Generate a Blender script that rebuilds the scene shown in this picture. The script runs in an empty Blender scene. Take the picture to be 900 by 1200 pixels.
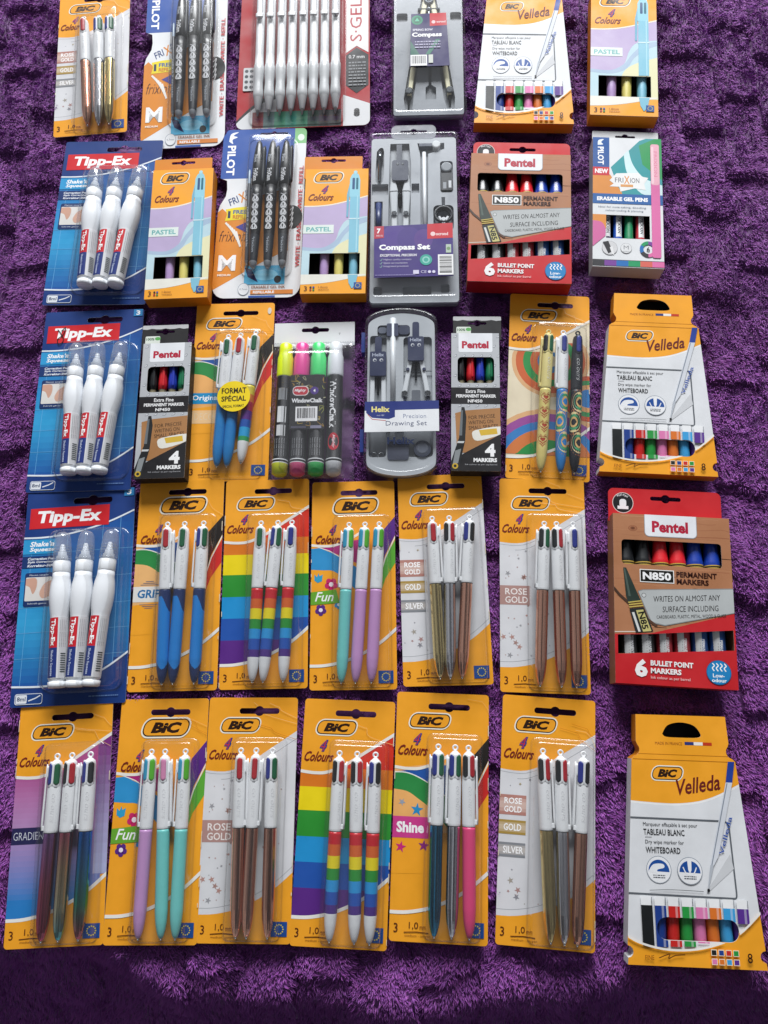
import bpy, math, random
import numpy as np
from mathutils import Vector, Matrix
from mathutils.geometry import delaunay_2d_cdt, tessellate_polygon
random.seed(7); RNG = np.random.default_rng(7)
sc = bpy.context.scene
COL = sc.collection
PI = math.pi
# ------------------------------------------------------------------ camera
CH = 0.70                      # height of the phone above the packs, metres
FPX, TH, RO = 900.0, 0.27437693, -0.14665426
_d = np.array([0, math.sin(TH), -math.cos(TH)]); _r = np.array([1, 0, 0.]); _u = np.cross(_r, _d)
CR = math.cos(RO)*_r + math.sin(RO)*_u; CU = -math.sin(RO)*_r + math.cos(RO)*_u; CD = _d
def ground(px, py, z=0.0):
    D = ((px-450)*CR - (py-600)*CU)/FPX + CD
    t = (z-CH)/D[2]
    return np.array([0, 0, CH]) + t*D
cam = bpy.data.cameras.new('camera'); co = bpy.data.objects.new('camera', cam); COL.objects.link(co)
co.matrix_world = Matrix(((CR[0], CU[0], -CD[0], 0), (CR[1], CU[1], -CD[1], 0), (CR[2], CU[2], -CD[2], CH), (0, 0, 0, 1)))
cam.sensor_fit = 'VERTICAL'; cam.sensor_height = 24; cam.lens = 24*FPX/1200
cam.clip_start = .01; cam.clip_end = 50
sc.camera = co
# ------------------------------------------------------------------ colour
def lin(c): return c/12.92 if c <= .04045 else ((c+.055)/1.055)**2.4
_cc = {}
def hx(s):
    if not isinstance(s, str): return s
    if s not in _cc:
        _cc[s] = tuple(lin(int(s[i:i+2], 16)/255) for i in (0, 2, 4))
    return _cc[s]
def mix(a, b, t): a, b = hx(a), hx(b); return tuple(a[i]*(1-t)+b[i]*t for i in range(3))
# ------------------------------------------------------------------ materials
MATS = {}
def nodes_mat(name):
    m = bpy.data.materials.new(name); m.use_nodes = True
    nt = m.node_tree; return m, nt, nt.nodes['Principled BSDF'], nt.nodes['Material Output']
def attr_mat(name, rough, metal=0, coat=0, bump=0, bscale=900, spec=.5, wear=0.0, sss=0):
    m, nt, p, o = nodes_mat(name)
    a = nt.nodes.new('ShaderNodeVertexColor'); a.layer_name = 'ink'
    src = a.outputs['Color']
    tc = nt.nodes.new('ShaderNodeTexCoord')
    if wear:
        n = nt.nodes.new('ShaderNodeTexNoise'); n.inputs['Scale'].default_value = 38; n.inputs['Detail'].default_value = 6
        nt.links.new(tc.outputs['Object'], n.inputs['Vector'])
        mr = nt.nodes.new('ShaderNodeMapRange'); mr.inputs['From Min'].default_value = .3; mr.inputs['From Max'].default_value = .7
        mr.inputs['To Min'].default_value = 1-wear; mr.inputs['To Max'].default_value = 1
        nt.links.new(n.outputs['Fac'], mr.inputs['Value'])
        mx = nt.nodes.new('ShaderNodeVectorMath'); mx.operation = 'SCALE'
        nt.links.new(src, mx.inputs[0]); nt.links.new(mr.outputs['Result'], mx.inputs['Scale'])
        src = mx.outputs['Vector']
        r2 = nt.nodes.new('ShaderNodeMapRange'); r2.inputs['From Min'].default_value = .3; r2.inputs['From Max'].default_value = .7
        r2.inputs['To Min'].default_value = rough*.75; r2.inputs['To Max'].default_value = min(1, rough*1.35)
        nt.links.new(n.outputs['Fac'], r2.inputs['Value']); nt.links.new(r2.outputs['Result'], p.inputs['Roughness'])
    nt.links.new(src, p.inputs['Base Color'])
    p.inputs['Roughness'].default_value = rough; p.inputs['Metallic'].default_value = metal
    p.inputs['Coat Weight'].default_value = coat; p.inputs['Coat Roughness'].default_value = .15
    p.inputs['Specular IOR Level'].default_value = spec
    if bump:
        n = nt.nodes.new('ShaderNodeTexNoise'); n.inputs['Scale'].default_value = bscale; n.inputs['Detail'].default_value = 3
        nt.links.new(tc.outputs['Object'], n.inputs['Vector'])
        b = nt.nodes.new('ShaderNodeBump'); b.inputs['Strength'].default_value = bump; b.inputs['Distance'].default_value = .0008
        nt.links.new(n.outputs['Fac'], b.inputs['Height']); nt.links.new(b.outputs['Normal'], p.inputs['Normal'])
    MATS[name] = m
attr_mat('print', .48, bump=.25, bscale=22, wear=.12, spec=.3)
attr_mat('plastic', .33, bump=.05, bscale=300, wear=.05)
attr_mat('gloss', .34, coat=.08)
attr_mat('metal', .17, metal=1, bump=.04, bscale=200)
attr_mat('matte', .75)
def clear_mat(name, tint, ior, rough, haze=0, bump=.35, bscale=60):
    m, nt, p, o = nodes_mat(name); nt.nodes.remove(p)
    tr = nt.nodes.new('ShaderNodeBsdfTransparent'); tr.inputs[0].default_value = (*tint, 1)
    gl = nt.nodes.new('ShaderNodeBsdfGlossy'); gl.inputs['Roughness'].default_value = rough
    gl.inputs[0].default_value = (1, 1, 1, 1)
    ge = nt.nodes.new('ShaderNodeNewGeometry')       # thin sheet: same Schlick reflectance seen from either side
    def mth(op, a, b=None):
        q = nt.nodes.new('ShaderNodeMath'); q.operation = op; nt.links.new(a, q.inputs[0]) if not isinstance(a, float) else setattr(q.inputs[0], 'default_value', a)
        if b is not None: nt.links.new(b, q.inputs[1]) if not isinstance(b, float) else setattr(q.inputs[1], 'default_value', b)
        return q.outputs[0]
    dt = nt.nodes.new('ShaderNodeVectorMath'); dt.operation = 'DOT_PRODUCT'; nt.links.new(ge.outputs['Incoming'], dt.inputs[1])
    om = mth('SUBTRACT', 1.0, mth('MINIMUM', mth('ABSOLUTE', dt.outputs['Value']), 1.0))
    fac = mth('MINIMUM', mth('ADD', mth('MULTIPLY', mth('POWER', om, 5.0), .9), .045), 1.0)
    tc = nt.nodes.new('ShaderNodeTexCoord')
    n = nt.nodes.new('ShaderNodeTexNoise'); n.inputs['Scale'].default_value = bscale; n.inputs['Detail'].default_value = 2
    nt.links.new(tc.outputs['Object'], n.inputs['Vector'])
    b = nt.nodes.new('ShaderNodeBump'); b.inputs['Strength'].default_value = bump; b.inputs['Distance'].default_value = .002
    nt.links.new(n.outputs['Fac'], b.inputs['Height'])
    nt.links.new(b.outputs['Normal'], gl.inputs['Normal']); nt.links.new(b.outputs['Normal'], dt.inputs[0])
    mx = nt.nodes.new('ShaderNodeMixShader')
    nt.links.new(fac, mx.inputs[0]); nt.links.new(tr.outputs[0], mx.inputs[1]); nt.links.new(gl.outputs[0], mx.inputs[2])
    last = mx
    if haze:
        df = nt.nodes.new('ShaderNodeBsdfDiffuse'); df.inputs[0].default_value = (.8, .82, .85, 1)
        m2 = nt.nodes.new('ShaderNodeMixShader'); m2.inputs[0].default_value = haze
        nt.links.new(mx.outputs[0], m2.inputs[1]); nt.links.new(df.outputs[0], m2.inputs[2]); last = m2
    nt.links.new(last.outputs[0], o.inputs['Surface'])
    MATS[name] = m
clear_mat('clear', (.97, .97, .97), 1.5, .17, haze=.015, bump=.02, bscale=30)
clear_mat('cap', (.9, .92, .95), 1.5, .1, haze=.16, bump=.0)
clear_mat('film', (.97, .97, .98), 1.5, .12, haze=.05, bump=.25, bscale=45)
clear_mat('lid', (.95, .96, .97), 1.5, .17, haze=.02, bump=.04)
clear_mat('frost', (.88, .9, .92), 1.5, .2, haze=.30)
# ------------------------------------------------------------------ mesh builder
class MB:
    def __init__(s): s.v = []; s.f = []; s.c = []; s.m = []; s.s = []
    def add(s, verts, faces, col, mat='print', smooth=False):
        o = len(s.v); s.v.extend([tuple(map(float, p)) for p in verts])
        many = isinstance(col, list)
        if not many: col = hx(col)
        for i, f in enumerate(faces):
            s.f.append([k+o for k in f]); s.c.append(hx(col[i]) if many else col)
        s.m.extend([mat]*len(faces)); s.s.extend([smooth]*len(faces))
    def build(s, name, parent=None):
        me = bpy.data.meshes.new(name); me.from_pydata(s.v, [], s.f)
        keys = []
        for k in s.m:
            if k not in keys: keys.append(k)
        for k in keys: me.materials.append(MATS[k])
        ix = {k: i for i, k in enumerate(keys)}
        me.polygons.foreach_set('material_index', [ix[k] for k in s.m])
        me.polygons.foreach_set('use_smooth', s.s)
        at = me.color_attributes.new('ink', 'FLOAT_COLOR', 'CORNER')
        n = np.array([len(f) for f in s.f]); c = np.array(s.c, float).reshape(-1, 3)
        c4 = np.concatenate([c, np.ones((len(c), 1))], 1)
        at.data.foreach_set('color', np.repeat(c4, n, 0).ravel())
        me.update()
        o = bpy.data.objects.new(name, me); COL.objects.link(o)
        if parent: o.parent = parent
        return o
# ------------------------------------------------------------------ type
_tc = {}
def glyphs(s, bold=0.0, shear=0.0):
    k = (s, bold, shear)
    if k not in _tc:
        cu = bpy.data.curves.new('t', 'FONT'); cu.body = s; cu.offset = bold; cu.shear = shear
        cu.resolution_u = 2; cu.fill_mode = 'FRONT'
        ob = bpy.data.objects.new('t', cu)
        me = ob.to_mesh()
        n = len(me.vertices); a = np.zeros(n*3); me.vertices.foreach_get('co', a); a = a.reshape(-1, 3)[:, :2]
        f = [list(p.vertices) for p in me.polygons]
        ob.to_mesh_clear(); bpy.data.objects.remove(ob); bpy.data.curves.remove(cu)
        if n == 0: raise RuntimeError('empty text '+s)
        mn = a.min(0); mxx = a.max(0); a = (a-mn)
        _tc[k] = (a, f, mxx-mn)
    return _tc[k]
def inside(p, poly):
    x, y = p; c = False; j = len(poly)-1
    for i in range(len(poly)):
        xi, yi = poly[i]; xj, yj = poly[j]
        if (yi > y) != (yj > y) and x < (xj-xi)*(y-yi)/(yj-yi)+xi: c = not c
        j = i
    return c
def clip_fill(poly, outline, holes):
    vs = []; es = []
    for pl in [poly]+([outline] if outline else [])+holes:
        o = len(vs); vs += [Vector(p) for p in pl]; es += [(o+i, o+(i+1) % len(pl)) for i in range(len(pl))]
    V, E, F, _, _, _ = delaunay_2d_cdt(vs, es, [], 0, 1e-5)
    out = []
    for f in F:
        c = ((V[f[0]][0]+V[f[1]][0]+V[f[2]][0])/3, (V[f[0]][1]+V[f[1]][1]+V[f[2]][1])/3)
        if inside(c, poly) and (not outline or inside(c, outline)) and not any(inside(c, h) for h in holes): out.append(tuple(f))
    return [tuple(p) for p in V], out
def rrect(u0, v0, u1, v1, r=0, n=5, rs=None):
    if rs is None: rs = (r, r, r, r)      # tl tr br bl
    pts = []
    for (cx, cy, a0, rr) in ((u0, v0, 180, rs[0]), (u1, v0, 270, rs[1]), (u1, v1, 0, rs[2]), (u0, v1, 90, rs[3])):
        sx = 1 if cx == u0 else -1; sy = 1 if cy == v0 else -1
        if rr <= 0: pts.append((cx, cy)); continue
        for i in range(n+1):
            a = math.radians(a0+90*i/n)
            pts.append((cx+sx*rr+rr*math.cos(a), cy+sy*rr+rr*math.sin(a)))
    return pts
def ell(cx, cy, rx, ry=None, n=28, a0=0, a1=360):
    ry = ry or rx
    k = n if a1-a0 == 360 else n+1
    return [(cx+rx*math.cos(math.radians(a0+(a1-a0)*i/n)), cy+ry*math.sin(math.radians(a0+(a1-a0)*i/n))) for i in range(k)]
def cat(pts, n=6):                        # smooth curve through points
    P = [pts[0]]+list(pts)+[pts[-1]]; out = []
    for i in range(1, len(P)-2):
        for k in range(n):
            t = k/n; q = []
            for d in (0, 1):
                a, b, c, e = P[i-1][d], P[i][d], P[i+1][d], P[i+2][d]
                q.append(.5*(2*b+(c-a)*t+(2*a-5*b+4*c-e)*t*t+(-a+3*b-3*c+e)*t**3))
            out.append(tuple(q))
    out.append(tuple(pts[-1])); return out
class Pack:
    """one retail pack: design space u 0..100 across, v 0..V down"""
    def __init__(s, name, quad, V, z=0.0006, H=None, wmode=None, label='', cat_='', group=None, tilt=True):
        q = [ground(p[0], p[1], z)[:2] for p in quad]
        tm = (q[0]+q[1])/2; bm = (q[2]+q[3])/2
        ax = tm-bm; Hh = np.linalg.norm(ax); w1 = q[1]-q[0]; w2 = q[2]-q[3]
        a1 = math.atan2(-ax[0], ax[1]); a2 = math.atan2(w1[1]+w2[1], w1[0]+w2[0])
        a = .75*a1+.25*a2 if H is None else a1
        W = np.linalg.norm(w2) if wmode == 'bottom' else (np.linalg.norm(w1)+np.linalg.norm(w2))/2
        if H: Hh = H
        c = bm+np.array([-math.sin(a), math.cos(a)])*Hh/2
        s.W, s.H, s.V = W, Hh, V; s.sx = W/100; s.sy = Hh/V; s.a = a; s.c = c
        r = bpy.data.objects.new(name, None); COL.objects.link(r); r.empty_display_size = .02
        r.location = (c[0], c[1], 0)
        tx, ty = (random.uniform(-.5, .5), random.uniform(-.5, .5)) if tilt else (0, 0)
        if c[1] > .62 and (tilt or name == 'compass_case'): tx += 2.2
        r.rotation_euler = (math.radians(tx), math.radians(ty), a)
        r['label'] = label; r['category'] = cat_
        if group: r['group'] = group
        s.root = r
        FOOT.append((c[0], c[1], a, W/2*(.74 if wmode == 'bottom' else 1), Hh/2))
    voff = 0
    def P(s, u, v, z=0.0): return np.array([(u-50)*s.sx, (s.V/2-v-s.voff)*s.sy, z])
    def uv(s, px, py, z=0.0):
        g = ground(px, py, z)[:2]-s.c; ca, sa = math.cos(s.a), math.sin(s.a)
        x = ca*g[0]+sa*g[1]; y = -sa*g[0]+ca*g[1]
        return (x/s.sx+50, s.V/2-y/s.sy)
FOOT = []
DZ = 1.6e-5
class Art:
    def __init__(s, pk, z, mb=None, outline=None, holes=None, mat='print'):
        s.pk = pk; s.z = z; s.mb = mb or MB(); s.outline = outline; s.holes = holes or []; s.mat = mat; s.k = 0
    def zz(s): s.k += 1; return s.z+s.k*DZ
    def poly(s, pts, col, clip=True):
        pts = [(float(a), float(b)) for a, b in pts]
        us = [p[0] for p in pts]; vs = [p[1] for p in pts]
        hl = [h for h in s.holes if max(q[0] for q in h) > min(us) and min(q[0] for q in h) < max(us) and max(q[1] for q in h) > min(vs) and min(q[1] for q in h) < max(vs)]
        z = s.zz()
        if clip and (s.outline or hl): V, F = clip_fill(pts, s.outline, hl)
        else:
            F = [tuple(f) for f in tessellate_polygon([[Vector((p[0], p[1], 0)) for p in pts]])]; V = pts
        W = [s.pk.P(p[0], p[1], z) for p in V]
        G = []
        for f in F:
            a, b, c = (W[i] for i in f)
            cr = (b[0]-a[0])*(c[1]-a[1])-(b[1]-a[1])*(c[0]-a[0])
            if abs(cr) < 1e-14: continue
            G.append(f if cr > 0 else (f[0], f[2], f[1]))
        s.mb.add(W, G, col, s.mat)
    def rect(s, u0, v0, u1, v1, col, r=0, clip=True): s.poly(rrect(u0, v0, u1, v1, r), col, clip)
    def ell(s, cx, cy, rx, col, ry=None, n=24, clip=True): s.poly(ell(cx, cy, rx, ry, n), col, clip)
    def line(s, pts, w, col, clip=True, taper=False):
        n = len(pts); L = []; R = []
        for i in range(n):
            a = pts[max(0, i-1)]; b = pts[min(n-1, i+1)]
            dx, dy = b[0]-a[0], b[1]-a[1]; d = math.hypot(dx, dy) or 1
            ww = w/2*(1-.8*abs(2*i/(n-1)-1)) if taper else w/2
            L.append((pts[i][0]-dy/d*ww, pts[i][1]+dx/d*ww)); R.append((pts[i][0]+dy/d*ww, pts[i][1]-dx/d*ww))
        if clip: s.poly(L+R[::-1], col)
        else:
            z = s.zz(); W = [s.pk.P(p[0], p[1], z) for p in L+R]
            s.mb.add(W, [(i, i+n, i+n+1, i+1) for i in range(n-1)], col, s.mat)
    def text(s, t, u, v, h, col, w=None, bold=0.0, shear=0.0, rot=0, out=None, outc='ffffff'):
        if out: s.text(t, u-out*.35, v-out*.35, h+out*.7, outc, (w+out*.7) if w else None, bold+out*.02, shear, rot)
        a, f, sz = glyphs(t, bold, shear)
        k = h/sz[1]; kx = (w/sz[0]) if w else k
        x = a[:, 0]*kx; y = h-a[:, 1]*k
        c, sn = math.cos(math.radians(rot)), math.sin(math.radians(rot))
        z = s.zz()
        W = [s.pk.P(u+xx*c-yy*sn, v+xx*sn+yy*c, z) for xx, yy in zip(x, y)]
        # keep faces pointing up
        G = []
        for q in f:
            p0, p1, p2 = W[q[0]], W[q[1]], W[q[2]]
            cr = (p1[0]-p0[0])*(p2[1]-p0[1])-(p1[1]-p0[1])*(p2[0]-p0[0])
            G.append(q if cr > 0 else q[::-1])
        s.mb.add(W, G, col, s.mat)
    def greek(s, u, v, w, h, col, rows=1, gap=None):      # rows of type too small to read
        gap = gap or h*1.5
        for r in range(rows):
            x = u
            while x < u+w:
                l = random.uniform(h*.8, h*3)
                s.rect(x, v+r*gap, min(x+l, u+w), v+r*gap+h, col, clip=False); x += l+h*.6
            
    def barcode(s, u, v, w, h, vert=False, bg='f2f2f2'):
        s.rect(u, v, u+w, v+h, bg, clip=False); z = 0
        n = 14; st = s.k
        for i in range(n):
            s.k = st
            if vert:
                y = v+h*.08+(h*.84)*i/n; s.rect(u+w*.1, y, u+w*.9, y+h*.84/n*random.choice((.35, .55, .75)), '111111', clip=False)
            else:
                x = u+w*.08+(w*.84)*i/n; s.rect(x, v+h*.1, x+w*.84/n*random.choice((.35, .55, .75)), v+h*.8, '111111', clip=False)
def slab(mb, pk, outline, holes, z0, z1, col, side=None, mat='print'):
    """flat sheet with real thickness and real cut-outs"""
    V, F = clip_fill(outline, None, holes)
    T = [pk.P(p[0], p[1], z1) for p in V]; Bt = [pk.P(p[0], p[1], z0) for p in V]; n = len(V)
    G = []; D = []
    for f in F:
        a, b, c = (T[i] for i in f)
        if (b[0]-a[0])*(c[1]-a[1])-(b[1]-a[1])*(c[0]-a[0]) < 0: f = (f[0], f[2], f[1])
        G.append(f); D.append((f[0]+n, f[2]+n, f[1]+n))
    mb.add(T+Bt, G+D, col, mat)
    for lp in [outline]+holes:
        m = len(lp); W = [pk.P(p[0], p[1], z1) for p in lp]+[pk.P(p[0], p[1], z0) for p in lp]
        mb.add(W, [(i, (i+1) % m, (i+1) % m+m, i+m) for i in range(m)], side or col, mat)
# ------------------------------------------------------------------ round things
class Ax:
    def __init__(s, p0, p1):
        s.p0 = np.array(p0, float); p1 = np.array(p1, float); d = p1-s.p0; s.L = np.linalg.norm(d); s.a = d/s.L
        z = np.array([0, 0, 1.]); n = z-(z@s.a)*s.a; s.n = n/np.linalg.norm(n); s.s = np.cross(s.n, s.a)
    def pt(s, t, ang, r):
        a = math.radians(ang); return s.p0+s.a*(t*s.L)+r*(math.cos(a)*s.n+math.sin(a)*s.s)
def lathe(mb, ax, prof, n=20, mat='plastic', colf=None, smooth=True, flute=0):
    """prof: (t, r, colour of the band that follows)"""
    V = []; F = []; C = []
    for (t, r, c) in prof:
        for i in range(n): V.append(ax.pt(t, 360*i/n, max(r*(1-flute*(i % 4 in (1, 2))), 1e-5)))
    for j in range(len(prof)-1):
        for i in range(n):
            F.append((j*n+i, j*n+(i+1) % n, (j+1)*n+(i+1) % n, (j+1)*n+i)[::-1])
            if colf:
                am = (360*(i+.5)/n+180) % 360-180; C.append(colf((prof[j][0]+prof[j+1][0])/2, am, prof[j][2]))
            else: C.append(prof[j][2])
    F.append(tuple(range(n))); C.append(prof[0][2]); F.append(tuple(reversed(range((len(prof)-1)*n, len(prof)*n)))); C.append(prof[-2][2])
    mb.add(V, F, C, mat, smooth)
def pad(mb, ax, t0, t1, ang, hw, r0, r1, col, mat='plastic', rnd=.45, r1b=None):
    """curved slab wrapped on a barrel, rounded ends"""
    n = 13; m = 6; top = []; bot = []; F = []
    for j in range(n):
        f = j/(n-1); t = t0+(t1-t0)*f
        e = min(f, 1-f)/rnd if rnd else 1
        w = hw*math.sqrt(max(0.0, 1-(1-min(1, e*2.2))**2)) if rnd else hw
        w = max(w, hw*.25)
        rr = r1 if r1b is None else r1+(r1b-r1)*f
        for i in range(m):
            a = ang-w+2*w*i/(m-1); edge = .94 if i in (0, m-1) or j in (0, n-1) else 1
            top.append(ax.pt(t, a, r0+(rr-r0)*edge)); bot.append(ax.pt(t, a, r0))
    N = n*m
    for j in range(n-1):
        for i in range(m-1):
            a = j*m+i; F.append((a+m, a+m+1, a+1, a))
    for j in range(n-1):
        a = j*m; F.append((a, a+N, a+m+N, a+m)); a = j*m+m-1; F.append((a+m, a+m+N, a+N, a))
    for i in range(m-1):
        F.append((i+1, i+1+N, i+N, i)); a = (n-1)*m+i; F.append((a, a+N, a+1+N, a+1))
    mb.add(top+bot, F, col, mat, True)
def cyl_text(mb, ax, r, t, t0, t1, a0, a1, col, bold=.02, shear=0, up=False, mat='plastic'):
    g, f, sz = glyphs(t, bold, shear)
    x = g[:, 0]/sz[0]; y = g[:, 1]/sz[1]
    rr = r if callable(r) else (lambda q: r)
    if up: V = [ax.pt(t1-(t1-t0)*a, a1-(a1-a0)*b, rr(t1-(t1-t0)*a)) for a, b in zip(x, y)]
    else: V = [ax.pt(t0+(t1-t0)*a, a0+(a1-a0)*b, rr(t0+(t1-t0)*a)) for a, b in zip(x, y)]
    G = []
    for q in f:
        a, b, c = (V[q[i]] for i in (0, 1, 2)); nn = np.cross(b-a, c-a)
        G.append(q if nn[2] > 0 else q[::-1])
    mb.add(V, G, col, mat)
def torus(mb, c, R, r, col, mat='plastic', n=16, m=8, ax1=(1, 0, 0), ax2=(0, 1, 0)):
    a1, a2 = np.array(ax1, float), np.array(ax2, float); nz = np.cross(a1, a2); V = []; F = []
    for i in range(n):
        p = 2*PI*i/n; d = math.cos(p)*a1+math.sin(p)*a2
        for j in range(m):
            q = 2*PI*j/m; V.append(np.array(c)+d*(R+r*math.cos(q))+nz*r*math.sin(q))
    for i in range(n):
        for j in range(m): F.append((i*m+j, ((i+1) % n)*m+j, ((i+1) % n)*m+(j+1) % m, i*m+(j+1) % m))
    mb.add(V, F, col, mat, True)
def blister(pk, u0, v0, u1, v1, h, r=5, flange=None, name='blister', mat='clear', ridge=True, z0=.0009, steps=None):
    mb = MB()
    steps = steps or [(-2.2, .0), (-.2, .02), (.2, .38), (.7, .68), (1.3, .81), (2.1, .885), (3.0, .938), (4.0, .970), (5.2, .990), (6.8, 1.0), (9, 1.02), (15, 1.035), (22, 1.04)]
    lim = min(u1-u0, v1-v0)/2-.6; rings = []
    ph = random.uniform(0, 6)
    for d, zz in steps:
        if d > lim: continue
        rr = max(.6, r-d*.6) if d > 0 else r-d
        pts = rrect(u0+d, v0+d, u1-d, v1-d, min(rr, lim-d+.3), 6)
        # resample to even count per side
        rings.append([(p[0], p[1], zz) for p in dens(pts, 2)])
    n = len(rings[0]); V = []; F = []
    for R in rings:
        for (a, b, zz) in R:
            w = .00035*math.sin(b*.23+ph)*math.cos(a*.3+ph) if zz > .9 else 0
            V.append(pk.P(a, b, z0+h*zz+w))
    for j in range(len(rings)-1):
        for i in range(n): F.append((j*n+i, j*n+(i+1) % n, (j+1)*n+(i+1) % n, (j+1)*n+i)[::-1])
    k = (len(rings)-1)*n; F.append(tuple(k+i for i in range(n))[::-1])
    mb.add(V, F, 'ffffff', mat, True)
    return mb.build(name, pk.root)
def dens(pts, k):
    out = []
    n = len(pts)
    for i in range(n):
        a, b = pts[i], pts[(i+1) % n]
        kk = 8 if i % 7 == 6 else 1
        for q in range(kk): out.append((a[0]+(b[0]-a[0])*q/kk, a[1]+(b[1]-a[1])*q/kk))
    return out
# ================================================================== four-colour pens on cards
ORG = 'f8a828'
def brand_logo(a, u, v, w, h):
    def pg(d):
        sl = h*.22
        base = rrect(u-d, v-d, u+w+d, v+h+d, h*.42+d, 6)
        return [(p[0]+(v+h/2-p[1])*.28, p[1]) for p in base]
    a.poly(pg(h*.16), 'f7f0e0'); a.poly(pg(h*.06), '2b1508'); a.poly(pg(-h*.02), ORG)
    a.text('BiC', u+w*.15, v+h*.15, h*.70, '2a1206', w*.71, bold=.06, shear=.3)
def four_colours(a, u, v, s=1.0, dark='7a1f1a'):
    a.text('4', u+16*s, v, 12.5*s, '1c3f8a', 9.4*s, bold=.07, shear=.45)
    a.text('4', u+16.7*s, v+.6*s, 11.3*s, 'c8303c', 7.2*s, bold=-.01, shear=.45)
    a.text('Colours', u, v+12.5*s, 10.5*s, dark, 32*s, bold=.022, shear=.5)
def eu_flag(a, u, v, w, h):
    a.rect(u, v, u+w, v+h, '1d4b94')
    for i in range(12):
        t = i*PI/6; k = a.k; a.ell(u+w/2+math.cos(t)*h*.31, v+h/2+math.sin(t)*h*.31, h*.055, 'e8d34a', n=6, clip=False); a.k = k
    a.k += 1
TOPC = cat([(-1, 77), (15, 78.5), (30, 77), (50, 68), (70, 55), (101, 35)], 5)
BOTC = cat([(-1, 220), (18, 219.5), (40, 215), (62, 206), (82, 194), (101, 178)], 5)
def yat(c, u):
    for i in range(len(c)-1):
        if c[i][0] <= u <= c[i+1][0]:
            return c[i][1]+(c[i+1][1]-c[i][1])*(u-c[i][0])/(c[i+1][0]-c[i][0])
    return c[-1][1] if u > c[-1][0] else c[0][1]
def star(cx, cy, r, n=5, k=.4, rot=0): return [(cx+(r if i % 2 == 0 else r*k)*math.sin(rot+i*PI/n), cy-(r if i % 2 == 0 else r*k)*math.cos(rot+i*PI/n)) for i in range(2*n)]
def region(a, col, v0=-1e9, v1=1e9, u0=-1, u1=101):
    us = [u0+(u1-u0)*i/14 for i in range(15)]
    top = [(u, max(v0, yat(TOPC, u))) for u in us]; bot = [(u, min(v1, yat(BOTC, u))) for u in us]
    seg = []
    keep = [i for i in range(15) if top[i][1] < bot[i][1]-.01]
    if len(keep) < 2: return
    T = [top[i] for i in keep]; Bm = [bot[i] for i in keep]
    a.poly(T+Bm[::-1], col)
def tag_bar(a, v, h, txt, c, tc='ffffff', uu=28):
    n = 6; k = a.k
    for i in range(n):
        a.k = k; f = i/(n-1); a.poly([(0, v+h*i/n), (uu, v+h*i/n), (uu, v+h*(i+1)/n), (0, v+h*(i+1)/n)], mix(c, 'f3e6da', .45*math.sin(PI*f)))
    rows = txt if isinstance(txt, list) else [txt]
    for i, t in enumerate(rows):
        hh = h*.62/len(rows) if len(rows) > 1 else h*.5
        a.text(t, 5, v+h*.14+i*h*.42 if len(rows) > 1 else v+h*.25, hh, tc, min(21, 4.6*len(t)), bold=.02)
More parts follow.
